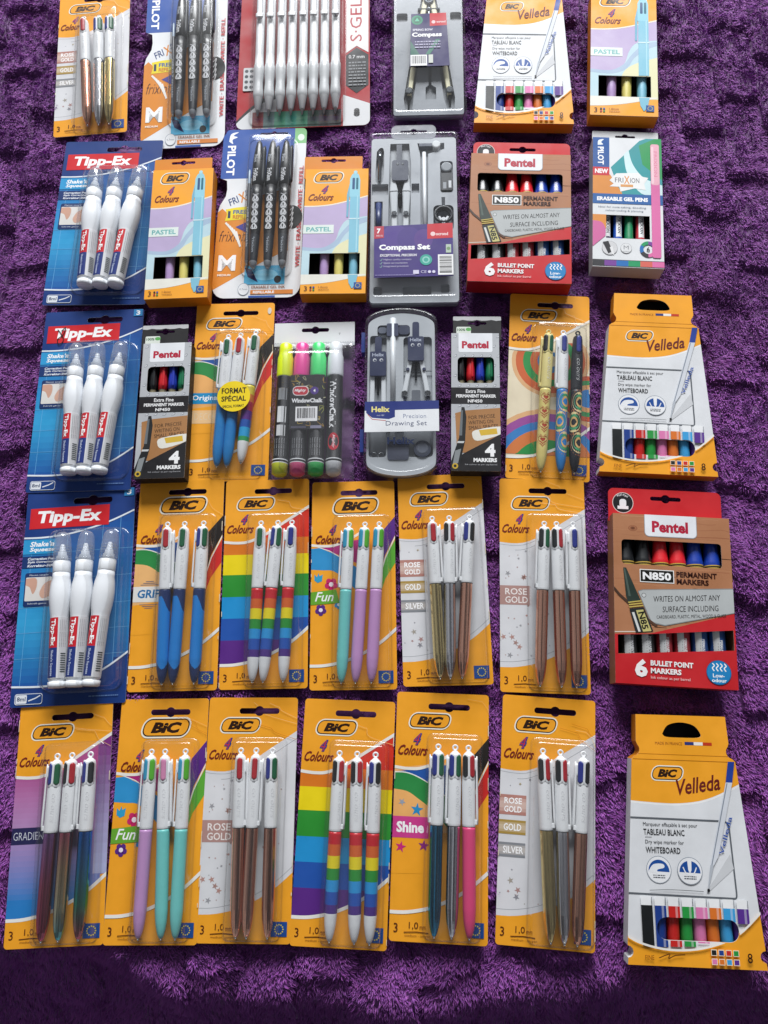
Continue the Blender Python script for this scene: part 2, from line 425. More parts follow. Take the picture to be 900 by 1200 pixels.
def bic_art(a, kind):
    big = kind in ('grip', 'fun')
    if kind == 'rainbow':
        cs = [('d8331f', 0, 72), ('e07b22', 72, 92), ('f1d814', 92, 116), ('2f9334', 116, 142), ('2496d6', 142, 167), ('2457ae', 167, 192), ('5c2a86', 192, 230)]
        for c, y0, y1 in cs: region(a, c, y0, y1)
    elif kind in ('metal', 'rose'):
        region(a, 'dfdfe2')
        a.line([(u, v+8) for u, v in TOPC[6:]], .5, '9a9da2'); a.line([(u, v-6) for u, v in BOTC], .5, 'a5a8ac')
        a.line([(u, v+2.5) for u, v in TOPC[:14]], .4, 'a5a8ac')
        rr = random.Random(3)
        for i in range(44):
            u = rr.uniform(1, 33) if i % 4 else rr.uniform(33, 92); v = rr.uniform(84, 212)
            if 120 < v < 140 and kind == 'rose': continue
            if kind == 'metal' and 102 < v < 166: continue
            k = a.k; a.poly(star(u, v, rr.choice((.9, 1.2, 1.8, 3.6 if u < 30 else 1.2)), rot=rr.uniform(0, 1)), rr.choice(('b08a86', 'a8a196', 'b4a47e', '8f8f96', 'b98f8a')) if kind == 'metal' else rr.choice(('b98f86', 'a9877f', '9c9ca0')), clip=False); a.k = k
        a.k += 1
        if kind == 'metal':
            tag_bar(a, 103, 20, ['ROSE', 'GOLD'], 'b98378'); tag_bar(a, 128, 14, 'GOLD', 'b1924a'); tag_bar(a, 150, 14, 'SILVER', '8a8d92')
        else:
            a.rect(0, 128, 34, 150, 'b79089'); a.text('ROSE', 6, 131, 7.5, 'f4ece8', 25, bold=.015); a.text('GOLD', 6, 140.5, 7.5, 'f4ece8', 26, bold=.015)
    elif kind == 'gradient':
        for i in range(30):
            y0 = 60+i*5.4; f = i/29
            c = mix('b24b8c', 'b78fc0', f/.45) if f < .45 else mix('b78fc0', '2a7fc6', min(1, (f-.45)/.45))
            k = a.k; region(a, c, y0 if i else 0, y0+5.4); a.k = k
        a.k += 1
        for i in range(14):
            y0 = 38+i*10; k = a.k; region(a, mix('7d2f7e', 'b0b4d8', i/13), y0 if i else 0, y0+10, 86, 101); a.k = k
        a.k += 1
        a.rect(0, 129, 36, 146, '2b2a55'); a.text('GRADIENT', 2, 133.5, 8, 'd9dce6', 36, bold=-.01)
    elif kind == 'retro':
        region(a, 'e9dcc0')
        for (cx, cy, rs, cs) in ((52, 92, (48, 43, 34, 25, 16, 8), ('e0b080', 'cc6438', '2f8f4a', 'cc6438', '3a7fc0', 'e9dcc0')), (50, 240, (84, 78, 68, 58, 44, 30, 16), ('e0b080', '9a4f9a', '3a7fc0', 'd27a42', '2f8f4a', 'd27a42', 'e9dcc0')), (98, 140, (30, 24, 18, 12), ('c85a38', '3f8f55', 'd9a06a', '3a7fc0'))):
            for r, c in zip(rs, cs):
                p = [q for q in ell(cx, cy, r, r, 40)]
                v0, v1 = yat(TOPC, 10)+1, 217
                p = [(x, min(max(y, 80 if x < 60 else 66), 216)) for x, y in p]
                a.poly(p, c)
    else:                                     # grip, fun, shine, decor
        left = {'grip': ('2458a8', '2c8a45'), 'shine': ('2458a8', '2c8a45'), 'decor': ('2458a8', '2c8a45'), 'fun': ('b32a7c', '2f92cc')}[kind]
        right = {'fun': ('5b2b86', '5fae3a')}.get(kind, ('26211f', 'd2302c'))
        c1 = cat([(-1, 84), (12, 84), (25, 88), (40, 96), (60, 110)], 4); c2 = cat([(-1, 101 if kind != 'fun' else 108), (14, 103 if kind != 'fun' else 109), (26, 110), (40, 120), (60, 140)], 4)
        a.poly([(-1, 80), (60, 72)]+[(60, 140)]+c2[::-1], 'f0b77a' if kind != 'fun' else ORG)
        a.poly([(-1, 84)]+[(60, 74)]+c1[::-1], left[0]) if kind != 'fun' else a.poly([(8, 81), (60, 72), (60, 104), (38, 93)], left[0])
        a.poly(c1+c2[::-1], left[1]) if kind != 'fun' else a.poly([(-1, 83)]+[(10, 82), (24, 88), (40, 97), (60, 110)]+c2[::-1], left[1])
        a.line(c1, 1.1, 'f3efe6') if kind != 'fun' else a.line([(5, 80), (22, 86), (45, 100)], 1, 'f3efe6')
        if kind != 'fun':
            a.poly([(-1, 102)]+c2+[(60, 150), (34, 178), (-1, 182)], 'eeb877' if kind == 'grip' else 'f0b26a')
            a.poly([(-1, 150), (60, 142), (60, 182), (-1, 184)], ORG)
        a.poly([(78, 92), (84, 64), (101, 44), (101, 66), (88, 92), (78, 130)], right[0])
        a.poly([(78, 130), (88, 96), (101, 72), (101, 100), (88, 120), (78, 150)], right[1])
        a.line([(78, 131), (88, 96), (101, 68)], 1.3, 'f3efe6')
        a.line([(u, v+1.5) for u, v in TOPC[:18]], 3.0, 'f3efe6')
        if kind == 'grip':
            a.rect(0, 128, 38, 146, 'e9e6df'); a.text('GRIP', 5, 131.5, 10, '1d6fa8', 27, bold=.03, shear=.1)
            for k in range(3): a.line([(8+k*3, 126-k*2), (29-k*3, 126-k*2)], .5, '1d5d96'); a.line([(8+k*3, 149+k*2), (29-k*3, 149+k*2)], .5, '1d5d96')
        if kind == 'fun':
            a.poly([(4, 114), (7, 117), (9, 112), (10, 116), (14, 114), (13, 122), (8, 124), (4, 121)], '2f9ec9')
            for (cx, cy, r, c) in ((24, 126, 4, 'd12a6b'), (33, 150, 2.6, '2f8fc9'), (12, 156, 3.4, '5b2b86')):
                for i in range(5):
                    k = a.k; a.ell(cx+r*1.15*math.cos(i*1.257+.3), cy+r*1.15*math.sin(i*1.257+.3), r*.85, c, n=12, clip=False); a.k = k
                a.k += 1; a.ell(cx, cy, r*.7, 'f6e9ef', n=10)
            a.poly([(0, 135), (30, 132), (34, 148), (0, 150)], '6cae36'); a.text('Fun', 5, 135, 11, 'ffffff', 22, bold=.01, shear=.3)
        if kind == 'shine':
            a.poly(star(25, 121, 7, rot=.1), '2a8fc8'); a.poly(star(9, 114, 4, rot=.5), '9aa4b4')
            a.rect(0, 128, 38, 149, 'd1428f'); a.text('Shine', 4, 133, 11, 'ffffff', 29, bold=.04)
            a.poly(star(9, 158, 6, rot=.2), 'd12a7c'); a.poly(star(33, 156, 6, rot=.1), '8f2f7c')
        if kind == 'decor':
            a.rect(0, 128, 36, 143, '1f93c8'); a.text('Original', 2, 131, 9, 'ffffff', 33, bold=.02)
            a.rect(2, 152, 38, 170, 'f3c892'); a.text('DECOR', 6, 156, 9, 'ead8bc', 29, bold=-.02)
    if kind in ('rainbow', 'gradient', 'retro'): a.line([(u, v-.8) for u, v in TOPC], 3.2, 'f1efe8')
    a.line(BOTC, 3.4, 'f3f0e8') if kind not in ('metal', 'rose') else None
    if big: brand_logo(a, 28, 22.5, 50, 17)
    else: brand_logo(a, 16, 23, 41, 13.5)
    four_colours(a, 3 if not big else 5, 43 if not big else 54)
    a.text('3', 4.5, 230, 8.5, '5a2410', 4.2, bold=.0)
    a.text('1,0', 20, 228.5, 7, '5a2410', 9.5); a.text('mm', 31, 232, 3.2, '7a3a18', 6); a.line([(15, 238.2), (28, 237.4), (40, 238.2)], .8, '5a2410')
    a.text('medium - moyen', 16, 240, 2.4, '7a3a18', 26)
    eu_flag(a, 79, 226, 17, 14)
SL = dict(r='b3202c', g='14603c', b='27348c', k='1c1f22', G='58b52c', B='2f9ec6', p='d98bb4')
RB = [('c8202c', 12), ('d8652a', 11), ('ecd81c', 12), ('2b9238', 11), ('2a96d8', 11), ('2455b0', 12), ('4c2c82', 8)]
def body_prof(kind, R):
    """lower barrel profile t 0..1 -> list (t, r, col), material"""
    sh = [(0, .98), (.03, .99), (.5, .99), (.76, .97), (.86, .86), (.93, .68), (.975, .48), (1.0, .30)]
    def rad(t):
        for i in range(len(sh)-1):
            if t <= sh[i+1][0]: f = (t-sh[i][0])/(sh[i+1][0]-sh[i][0]); return R*(sh[i][1]+(sh[i+1][1]-sh[i][1])*f)
        return R*.24
    ts = sorted(set([i/40 for i in range(41)]))
    if kind == 'rainbow':
        bands = []; t = 0
        for c, w in RB: bands.append((t, c)); t += w/103
        bands.append((.75, 'e6e8ea'))
        cf = lambda t: [c for t0, c in bands if t >= t0-1e-6][-1]
        ts = sorted(set(ts+[b[0] for b in bands])); m = 'plastic'
    elif kind == 'decor':
        bands = [(0, 'd8c84a'), (.12, 'd07a3c'), (.22, 'b02a4a'), (.34, '5c2a86'), (.46, '2457ae'), (.56, '2aa0d8'), (.68, '2b9a5a'), (.74, 'e9eaea')]
        cf = lambda t: [c for t0, c in bands if t >= t0-1e-6][-1]; ts = sorted(set(ts+[b[0] for b in bands])); m = 'plastic'
    elif kind in GR:
        g = GR[kind]
        def cf(t):
            x = t*(len(g)-1); i = min(int(x), len(g)-2); return mix(g[i], g[i+1], x-i)
        m = 'metal'
    else:
        cf = lambda t: BODY[kind][0]; m = BODY[kind][1]
    return [(t, rad(t), cf(t)) for t in ts], m, rad
BODY = dict(rose=('eeb49a', 'metal'), gold=('e6d296', 'metal'), silver=('e8e9ee', 'metal'), lilac=('c796cc', 'plastic'), aqua=('74cdc8', 'plastic'),
            blue=('1f7fc4', 'plastic'), pink=('e4487e', 'gloss'), teal=('1a86b0', 'metal'), grip=('16305e', 'plastic'), cream=('e0cf80', 'plastic'), retblue=('2f7fc4', 'plastic'), black=('22252b', 'plastic'))
GR = dict(gr1=['a878b8', 'c0607c', 'bc4c6c'], gr2=['cc6c80', 'd2b48c', 'd8d0a8', '4cb8c4'], gr3=['2a78d8', '2488bc', '38a080', 'd05c76'])
def bic_pen(pk, ut, ub, vt, vb, sliders, clip, body, upper='eff1f3', z=.0012, Ru=7.0, roll=0):
    R = Ru*pk.sx; zc = z+R*1.12
    ax = Ax(pk.P(ut, vt, zc), pk.P(ub, vb, zc))
    m = MB(); up = upper
    prof = [(.036, R*.35, up), (.042, R*.5, up), (.05, R*.74, up), (.07, R*.86, up), (.15, R*.93, up), (.175, R*.97, up), (.2, R, up), (.418, R*1.0, up), (.43, R*.99, '33363a'), (.4345, R*.93, '33363a')]
    lathe(m, ax, prof, 24, 'plastic')
    cyl_text(m, ax, R*1.015, 'colours', .22, .375, roll-8, roll+34, mix(up, '8f969e', .45), bold=.0, shear=.3)  # embossed word: grey copy paints the relief's shade, white copy its lit face
    cyl_text(m, ax, R*1.022, 'colours', .218, .373, roll-9, roll+33, mix(up, 'ffffff', .6), bold=-.012, shear=.3)
    pen = m.build('pen', pk.root)
    r_ = MB(); torus(r_, ax.pt(.018, 0, 0), R*.34, R*.15, up, ax1=ax.a, ax2=ax.s)
    lathe(r_, ax, [(.026, R*.25, up), (.045, R*.3, up)], 10); r_.build('ring', pen)
    for i, (ang, c) in enumerate(sliders):
        q = MB(); pad(q, ax, .046, .190, ang, 37, R*.5, R*1.02, up, rnd=.34)
        pad(q, ax, .056, .174, ang, 24, R*.6, R*1.09, SL[c], rnd=.26); q.build('slider', pen)
    # white ribs between the coloured sliders
    if clip:
        q = MB(); s = clip
        pad(q, ax, .06, .42, 76*s, 13, R*1.18, R*1.36, up, rnd=.3, r1b=R*1.42)
        pad(q, ax, .07, .14, 76*s, 13, R*.7, R*1.3, up, rnd=.3); pad(q, ax, .395, .42, 74*s, 12, R*.9, R*1.3, up, rnd=0); q.build('clip', pen)
    pr, mat, rad = body_prof(body, R*.98)
    ax2 = Ax(ax.pt(.434, 0, 0), ax.pt(.985, 0, 0)); q = MB()
    if body == 'grip':
        def cf(t, am, c):
            s_ = roll+10; d = abs(((am-s_+180) % 360)-180)
            return '1a7fd0' if (t > .07+.17*max(0, math.sin(math.radians(am-roll+20)))**1.5 and t < .82+.04*math.cos(math.radians(d*2)) and d < 110) else '1a2f60'
        pr2, _, rd = body_prof('grip', R*.98); lathe(q, ax2, [(t_/110, rd(t_/110), '1a2f60') for t_ in range(111)], 72, 'plastic', colf=cf)
    elif mat == 'metal': lathe(q, ax2, pr, 40, 'metal', smooth=False, flute=.02)
    else: lathe(q, ax2, pr, 28, mat)
    if body == 'cream':
        for k in range(4):
            for rr_, cc in ((1.25, 'b0452c'), (1.05, 'e0cf80'), (.86, 'b0452c'), (.62, 'e0cf80'), (.42, 'b0452c')):
                heart(q, ax2, rad, .12+.175*k, 4*(-1)**k, .072*rr_, 62*rr_, cc, .010*(6-4*rr_))
    if body in ('retblue', 'black'):
        for k in range(3):
            for j, (rr_, cc) in enumerate(((1, 'c87a4a'), (.8, 'e3d09a'), (.62, '3f9a6a'), (.42, 'd8b070'), (.25, BODY[body][0]))):
                disc(q, ax2, rad, .16+.25*k, 30*(-1)**k, .16*rr_, 95*rr_, cc, .010*(j+1))
    q.build('lower_barrel', pen)
    q = MB(); lathe(q, ax, [(.982, R*.25, 'c8c8c4'), (.995, R*.16, 'c8c8c4'), (1.0, R*.07, '8a8a88')], 12, 'metal'); q.build('tip', pen)
    return pen
def disc(q, ax, rad, t, a, dt, da, c, off):
    n = 20; V = [ax.pt(t, a, rad(t)*(1.005+off))]; F = []
    for i in range(n):
        f = 2*PI*i/n; tt = min(.98, max(0, t+dt*math.sin(f))); V.append(ax.pt(tt, a+da*math.cos(f), rad(tt)*(1.005+off)))
    for i in range(n): F.append((0, 1+(i+1) % n, 1+i))
    q.add(V, F, c, 'plastic')
def heart(q, ax, rad, t, a, dt, da, c, off):
    n = 24; V = [ax.pt(t, a, rad(t)*(1.005+off))]; F = []
    for i in range(n):
        f = 2*PI*i/n; x = 16*math.sin(f)**3/16; y = (13*math.cos(f)-5*math.cos(2*f)-2*math.cos(3*f)-math.cos(4*f))/16
        tt = t-dt*y; V.append(ax.pt(tt, a+da*x, rad(tt)*(1.005+off)))
    for i in range(n): F.append((0, 1+(i+1) % n, 1+i))
    q.add(V, F, c, 'plastic')
def slot(cu, cv, hw, hh, br, bump=True):
    """euro slot outline"""
    p = rrect(cu-hw, cv-hh, cu+hw, cv+hh, hh*.9, 4)
    if not bump: return p
    a0 = math.degrees(math.asin(min(.98, hh/br)))
    arc = [a0+(180-2*a0)*i/7 for i in range(8)]
    top = [(cu+br*math.cos(math.radians(180+a)), cv+br*math.sin(math.radians(180+a))) for a in arc]
    bot = [(cu+br*math.cos(math.radians(a)), cv+br*math.sin(math.radians(a))) for a in arc]
    n = 5
    tl, tr, b_r, bl = p[:n], p[n:2*n], p[2*n:3*n], p[3*n:]
    return tl+top+tr+b_r+bot+bl
def bic_card(quad, kind, pens, label, H=None, hole=(57, 14.5), sticker=False, worn=0):
    pk = Pack('pen_blister_card', quad, 247, H=H, label=label, cat_='pen pack', group='orange blister cards of four-colour pens')
    outl = rrect(0, 0, 100, 247, 3.5); hl = slot(hole[0], hole[1], 22.5, 3.1, 5.4)
    m = MB(); slab(m, pk, outl, [hl], .0002, .0008, ORG, side='e8dcc8')
    a = Art(pk, .0008, m, outl, [hl]); bic_art(a, kind)
    if worn:                                  # torn white paper and creases
        for i in range(worn):
            u = random.uniform(84, 96); a.poly(ell(u, 12+i*7, 2.5, 5, 9), 'd9cfc0')
    ln = Art(pk, .0008, m, outl, [hl]); ln.k = 60
    rc = random.Random(int(quad[0][0]))
    for i in range(rc.choice((1, 2, 3))):
        u = rc.uniform(55, 95); v = rc.uniform(6, 40)
        ln.line(cat([(u-rc.uniform(8, 22), v-rc.uniform(2, 8)), (u-3, v-1), (u, v), (u+rc.uniform(3, 6), v+rc.uniform(4, 9)), (101, v+rc.uniform(9, 18))], 4), rc.uniform(.2, .5), rc.choice(('f2c578', 'c97d14', 'f5d49a')))
    for i in range(5):
        v = rc.uniform(10, 240); e = rc.choice((0.3, 99.6)); ln.line([(e, v), (e, v+rc.uniform(3, 14))], rc.uniform(.5, 1.0), 'e9d9bd')
    m.build('backing_card', pk.root)
    bt = 'eff1f3'
    for p in pens:
        bic_pen(pk, p[0], p[1], p[6] if len(p) > 6 else 53, p[7] if len(p) > 7 else 241, p[2], p[3], p[4], p[5] if len(p) > 5 else bt, roll=random.uniform(-5, 25))
    u0 = min(min(p[0], p[1]) for p in pens)-10; u1 = min(97.5, max(max(p[0], p[1]) for p in pens)+11)
    blister(pk, u0, 44, u1, 243, .0145, r=6)
    if sticker:
        s = MB(); sa = Art(pk, .0166, s); cx, cv, r = 58, 142, 20
        slab(s, pk, ell(cx, cv, r, r*1.03, 36), [], .0164, .0166, 'f2d414')
        sa.text('FORMAT', cx-15, cv-11, 8, '2a2408', 30, bold=.03, rot=-2); sa.text('SPÉCIAL', cx-15, cv-1.5, 9, '2a2408', 30, bold=.03, rot=-2)
        sa.text('SPECIAL FORMAT', cx-13, cv+12.5, 3.6, '2a2408', 26, bold=.02, rot=-4)
        s.build('sticker', pk.root)
    return pk
S1 = lambda *c: [((i-(len(c)-1)/2)*66+(0 if len(c) > 1 else 4), x) for i, x in enumerate(c)]
bic_card([(20, 824), (130, 826), (120, 1108), (5.5, 1112)], 'gradient', [(47, 41, S1('b', 'g'), -1, 'gr1'), (62.5, 58, S1('k', 'r'), 1, 'gr2'), (82, 78, S1('b', 'k'), -1, 'gr3')],
         'orange pen card with pink-to-blue gradient panel and dark metallic pens')
bic_card([(141.5, 818), (244, 820), (230.5, 1107), (121, 1108)], 'fun', [(41, 40, S1('B', 'G'), -1, 'lilac'), (56, 64, S1('p'), 1, 'aqua'), (79, 79, S1('B', 'G'), -1, 'aqua')],
         'orange flower-printed pen card holding one lilac and two aqua pens, in the bottom row')
bic_card([(244, 817), (349, 818), (339, 1108), (230, 1104)], 'rose', [(40, 44, S1('r'), 1, 'rose'), (57, 55, S1('r'), 1, 'rose'), (75, 77, S1('b', 'g'), 0, 'rose')],
         'rose gold pen card between a flower-printed card and a rainbow card')
bic_card([(357, 817), (462, 824), (453, 1115), (339, 1108)], 'rainbow', [(42, 41.5, S1('k', 'r'), 1, 'rainbow'), (61, 67, S1('k', 'r'), 0, 'rainbow'), (81, 82.5, S1('b', 'k'), -1, 'rainbow')],
         'rainbow striped pen card in the bottom row, left of the magenta star card')
bic_card([(465, 811), (573, 814), (571, 1110), (456, 1101)], 'shine', [(46, 45.5, S1('b', 'g'), -1, 'teal'), (64, 63, S1('b', 'g'), -1, 'silver'), (78, 81, S1('k', 'r'), 1, 'pink')],
         'orange pen card with magenta star panel holding teal, silver and bright pink pens', worn=0)
bic_card([(588, 813), (698.5, 822), (696, 1117), (581.5, 1107)], 'metal', [(43, 54.5, S1('k', 'r'), 1, 'gold'), (61.5, 68, S1('k', 'r'), 1, 'silver'), (86, 80.5, S1('b', 'k'), -1, 'rose')],
         'gold, silver and rose metallic pen card beside the bottom right whiteboard marker box')
bic_card([(162, 564), (259.6, 563), (254, 812), (148.5, 808)], 'grip', [(38, 41, S1('r'), 1, 'grip'), (58, 53, S1('g'), 0, 'grip'), (80, 76.5, S1('b', 'g'), -1, 'grip')],
         'orange pen card with three blue two-tone rubber grip pens')
bic_card([(266.5, 563), (362, 562), (361, 805), (255.5, 810)], 'rainbow', [(45, 39, S1('g'), 0, 'rainbow'), (65, 51, S1('b', 'g'), -1, 'rainbow'), (81.5, 73.5, S1('b'), -1, 'rainbow')],
         'rainbow striped pen card just right of the blue grip pens, second row from the bottom')
bic_card([(366, 564), (460.7, 565), (466, 807), (362, 810)], 'fun', [(46, 37, S1('B', 'G'), -1, 'aqua'), (65, 53, S1('B', 'G'), 0, 'lilac'), (82, 71, S1('B', 'G'), 0, 'lilac')],
         'orange flower-printed pen card holding one aqua and two lilac pens')
bic_card([(465, 557), (563, 556), (578.5, 802), (472.7, 805)], 'metal', [(39, 41, S1('r'), 1, 'gold'), (59, 52, S1('k', 'r'), 1, 'silver'), (83, 65, S1('b', 'k'), -1, 'rose')],
         'gold, silver and rose metallic pen card right of the aqua and lilac pens')
bic_card([(586, 562), (683.7, 562), (693, 815), (586, 810)], 'rose', [(51, 43, S1('k', 'g'), -1, 'rose'), (65, 66.5, S1('k', 'r'), 0, 'rose'), (84, 83, S1('b'), -1, 'rose')],
         'rose gold pen card just left of the larger red box of permanent markers')
bic_card([(600, 346), (692.6, 347), (691, 564), (592, 561)], 'retro', [(48, 40.5, S1('k', 'g'), -1, 'cream', 'e3d58e'), (66, 64, S1('b'), -1, 'retblue'), (84, 80, S1('b'), 0, 'black', '23262c')],
         'pen card with retro circle bands holding cream, blue and black patterned pens')
bic_card([(230, 356), (320.5, 356), (314, 564), (217, 564)], 'decor', [(45, 39, S1('g'), -1, 'blue', 'eff1f3', 50, 232), (60.5, 51, S1('r'), 0, 'blue', 'eff1f3', 48, 232), (79.5, 68, S1('g'), -1, 'decor', 'eff1f3', 45, 228)],
         'orange pen card with a round yellow sticker over two blue pens and one multicoloured pen', sticker=True, worn=1)
bic_card([(75, -34), (155, -34), (147, 155), (61, 155)], 'metal', [(39, 50, S1('r'), 0, 'rose'), (60, 65, S1('b', 'g'), 0, 'silver'), (76, 79, S1('b', 'g'), 0, 'gold')],
         'metallic pen card cut off at the top left of the photo, rose pen leftmost', H=.1975)
# ================================================================== correction pens
def tipp(quad, label, marks=False, badge=True):
    pk = Pack('correction_pen_card', quad, 190, label=label, cat_='pen pack', group='blue blister cards of correction pens')
    outl = rrect(0, 0, 100, 190, 2); hl = slot(61, 10.5, 18, 2.8, 5)
    m = MB(); slab(m, pk, outl, [hl], .0002, .0008, '1a3c80', side='cfd8e6')
    a = Art(pk, .0008, m, outl, [hl])
    tc = cat([(-1, 43), (20, 43), (45, 40), (75, 32), (101, 21)], 5)
    bc = cat([(-1, 173), (30, 173.5), (60, 169), (80, 161), (101, 147)], 5)
    for i in range(26):
        y0 = 20+i*6; f = i/25; k = a.k
        c = mix('1b4f9e', '2a8fcc', min(1, f/.45)) if f < .45 else (mix('2a8fcc', '35a3d8', (f-.45)/.2) if f < .65 else mix('35a3d8', '1c5aa6', (f-.65)/.35))
        for (ua, ub, dk) in ((-1, 33, 0), (33, 101, .55)):
            us = [ua+(ub-ua)*j/10 for j in range(11)]
            T = [(u, max(y0, yat(tc, u))) for u in us]; Bm = [(u, min(y0+6, yat(bc, u))) for u in us]
            kp = [j for j in range(11) if T[j][1] < Bm[j][1]-.01]
            if len(kp) > 1: a.poly([T[j] for j in kp]+[Bm[j] for j in kp][::-1], mix(c, '1b4f98', dk))
        a.k = k
    a.k += 1
    for u in (8, 24, 40, 56, 72, 88): a.line([(u, max(yat(tc, u), 22)), (u-1, yat(bc, u))], .35, '6fb2e0')
    for v in (58, 82, 106, 128, 150): a.line([(0, v), (100, v-2)], .35, '6fb2e0')
    a.line(tc, 1.5, 'e8eef6'); a.line(bc, 1.6, 'e8eef6')
    a.poly([(4, 16), (77, 15), (77, 34), (4, 35)], 'd4232c')
    a.text('Tipp-Ex', 11, 18.5, 14.5, 'ffffff', 59, bold=.04, shear=.12)
    a.rect(0, 45, 30, 58, '2f9bd2'); a.text("Shake'n", 6, 46.5, 4.8, 'ffffff', 22, bold=.03, shear=.2); a.text('Squeeze', 6, 52, 4.8, 'ffffff', 23, bold=.03, shear=.2)
    a.rect(0, 60, 30, 70.5, '17356f')
    for i, t in enumerate(('Correction Pen', 'Stylo Correcteur', 'Korrektur-Stift')): a.text(t, 5, 61.2+3.1*i, 2.4, 'f0f4fa', 24, bold=.03, shear=.2)
    a.rect(4, 75, 29, 105, '1a3468', r=2); a.rect(5, 79, 28.4, 100, 'e2dfda', r=1)
    a.poly(cat([(5, 80), (14, 80), (15, 88), (12, 94), (9, 88), (5, 86)], 4), 'd2a48f'); a.poly(cat([(16, 80), (21, 81), (19, 90), (16, 92)], 4), 'e7e4e0')
    a.poly(cat([(28.4, 82), (22, 85), (18, 93), (21, 98), (28.4, 96)], 4), 'd9ad98')
    a.text('Flacon souple', 8, 76.4, 1.8, 'e0e8f2', 17); a.text('Schreib genau', 8, 101.6, 1.8, 'e0e8f2', 17)
    if badge: a.rect(90, 0.5, 99, 8, '2f86c0'); a.text('3', 92.6, 1.8, 5, 'ffffff', 4, bold=.03)
    a.rect(4, 179, 28, 188, 'e6ebf2', r=2); a.rect(4.5, 179.5, 27.6, 187.5, '1c4384', r=2); a.rect(5, 180, 14.5, 187, 'e9edf2', r=1)
    a.text('8ml', 6, 181.6, 3.6, '2a4068', 7.5, bold=.02); a.line([(16, 185), (22, 183), (26, 180.8)], 1.0, 'e9edf2')
    a.greek(68, 183, 26, .9, '6f8fbf')
    if marks:
        a.line(cat([(18, 22), (22, 18), (20, 26), (15, 31), (17, 37), (21, 32), (18, 25), (14, 20)], 6), .8, '1a1414', clip=False)
    m.build('backing_card', pk.root)
    for (ut, ub) in ((40, 44), (61.5, 58.5), (84, 73)):
        R = 9.3*pk.sx; zc = .0012+R
        ax = Ax(pk.P(ut, 43, zc), pk.P(ub, 176, zc)); W = 'eef1f5'
        q = MB(); pr = [(.27, .78, W), (.30, .80, W), (.345, .93, W), (.40, 1.0, W), (.44, 1.0, W), (.49, .95, W), (.545, .85, W), (.56, .82, W), (.75, .81, W), (.95, .78, W), (.956, .70, W), (.962, .70, W), (.964, .8, W), (.992, .79, W), (1.0, .7, W)]
        lathe(q, ax, [(t, r*R, c) for t, r, c in pr], 28, 'plastic'); pen = q.build('correction_pen', pk.root)
        q = MB(); lathe(q, ax, [(.075, .14*R, W), (.085, .22*R, W), (.12, .28*R, W), (.125, .38*R, W), (.15, .40*R, W), (.155, .52*R, W), (.18, .55*R, W), (.19, .74*R, W), (.195, .80*R, W), (.262, .80*R, W), (.27, .76*R, W)], 24); q.build('nozzle', pen)
        q = MB(); lathe(q, ax, [(-.008, .22*R, W), (.0, .48*R, W), (.015, .64*R, W), (.04, .74*R, W), (.10, .80*R, W), (.185, .84*R, W)], 28, 'cap')
        for t, rr in ((.10, .805), (.118, .81), (.136, .815), (.18, .845)): torus(q, ax.pt(t, 0, 0), R*rr, .00035, W, 'cap', n=28, m=6, ax1=ax.s, ax2=ax.n)
        q.build('cap', pen)
        q = MB()
        RL = 20
        def band(t0, t1, a0, a1, c, off):
            n = 8; V = []
            for t in (t0, t1):
                for i in range(n+1): V.append(ax.pt(t, RL+a0+(a1-a0)*i/n, R*(.83-.035*(t-.56)/.4)+off))
            q.add(V, [(i, i+1, i+n+2, i+n+1)[::-1] for i in range(n)], c, 'print', True)
        band(.565, .945, -78, 78, 'dcdde0', .00012)
        band(.565, .755, -72, -4, 'cf2430', .0002); band(.755, .94, -72, -4, '24377c', .0002)
        cyl_text(q, ax, R*.83+.0003, 'Tipp-Ex', .575, .745, RL-55, RL-18, 'ffffff', bold=.04, mat='print')
        cyl_text(q, ax, R*.82+.0003, "Shake'n Squeeze", .77, .93, RL-48, RL-26, 'c6d0ea', bold=.02, mat='print')
        for i in range(4): cyl_text(q, ax, R*.83+.00025, 'correction fluid pen 8ml', .58, .75, RL+6+i*12, RL+12+i*12, '8c9096', mat='print')
        for i in range(9): band(.79+i*.014, .797+i*.014, 18, 52, '2f3a3a', .0002)
        q.build('label_wrap', pen)
    blister(pk, 27, 39, 96, 178, .0165, r=9)
    return pk
tipp([(70, 159), (183.5, 172), (168, 361), (52, 354)], 'blue card of three white correction pens with a curled glossy top edge, topmost of three', badge=False)
tipp([(52, 364), (166, 364), (153, 576), (30, 576)], 'blue card of white correction pens with a black squiggle on its red logo', marks=True)
tipp([(30, 574), (154, 574), (147.5, 826), (12, 827)], 'blue card of three white correction pens, lowest of the three in the left column')
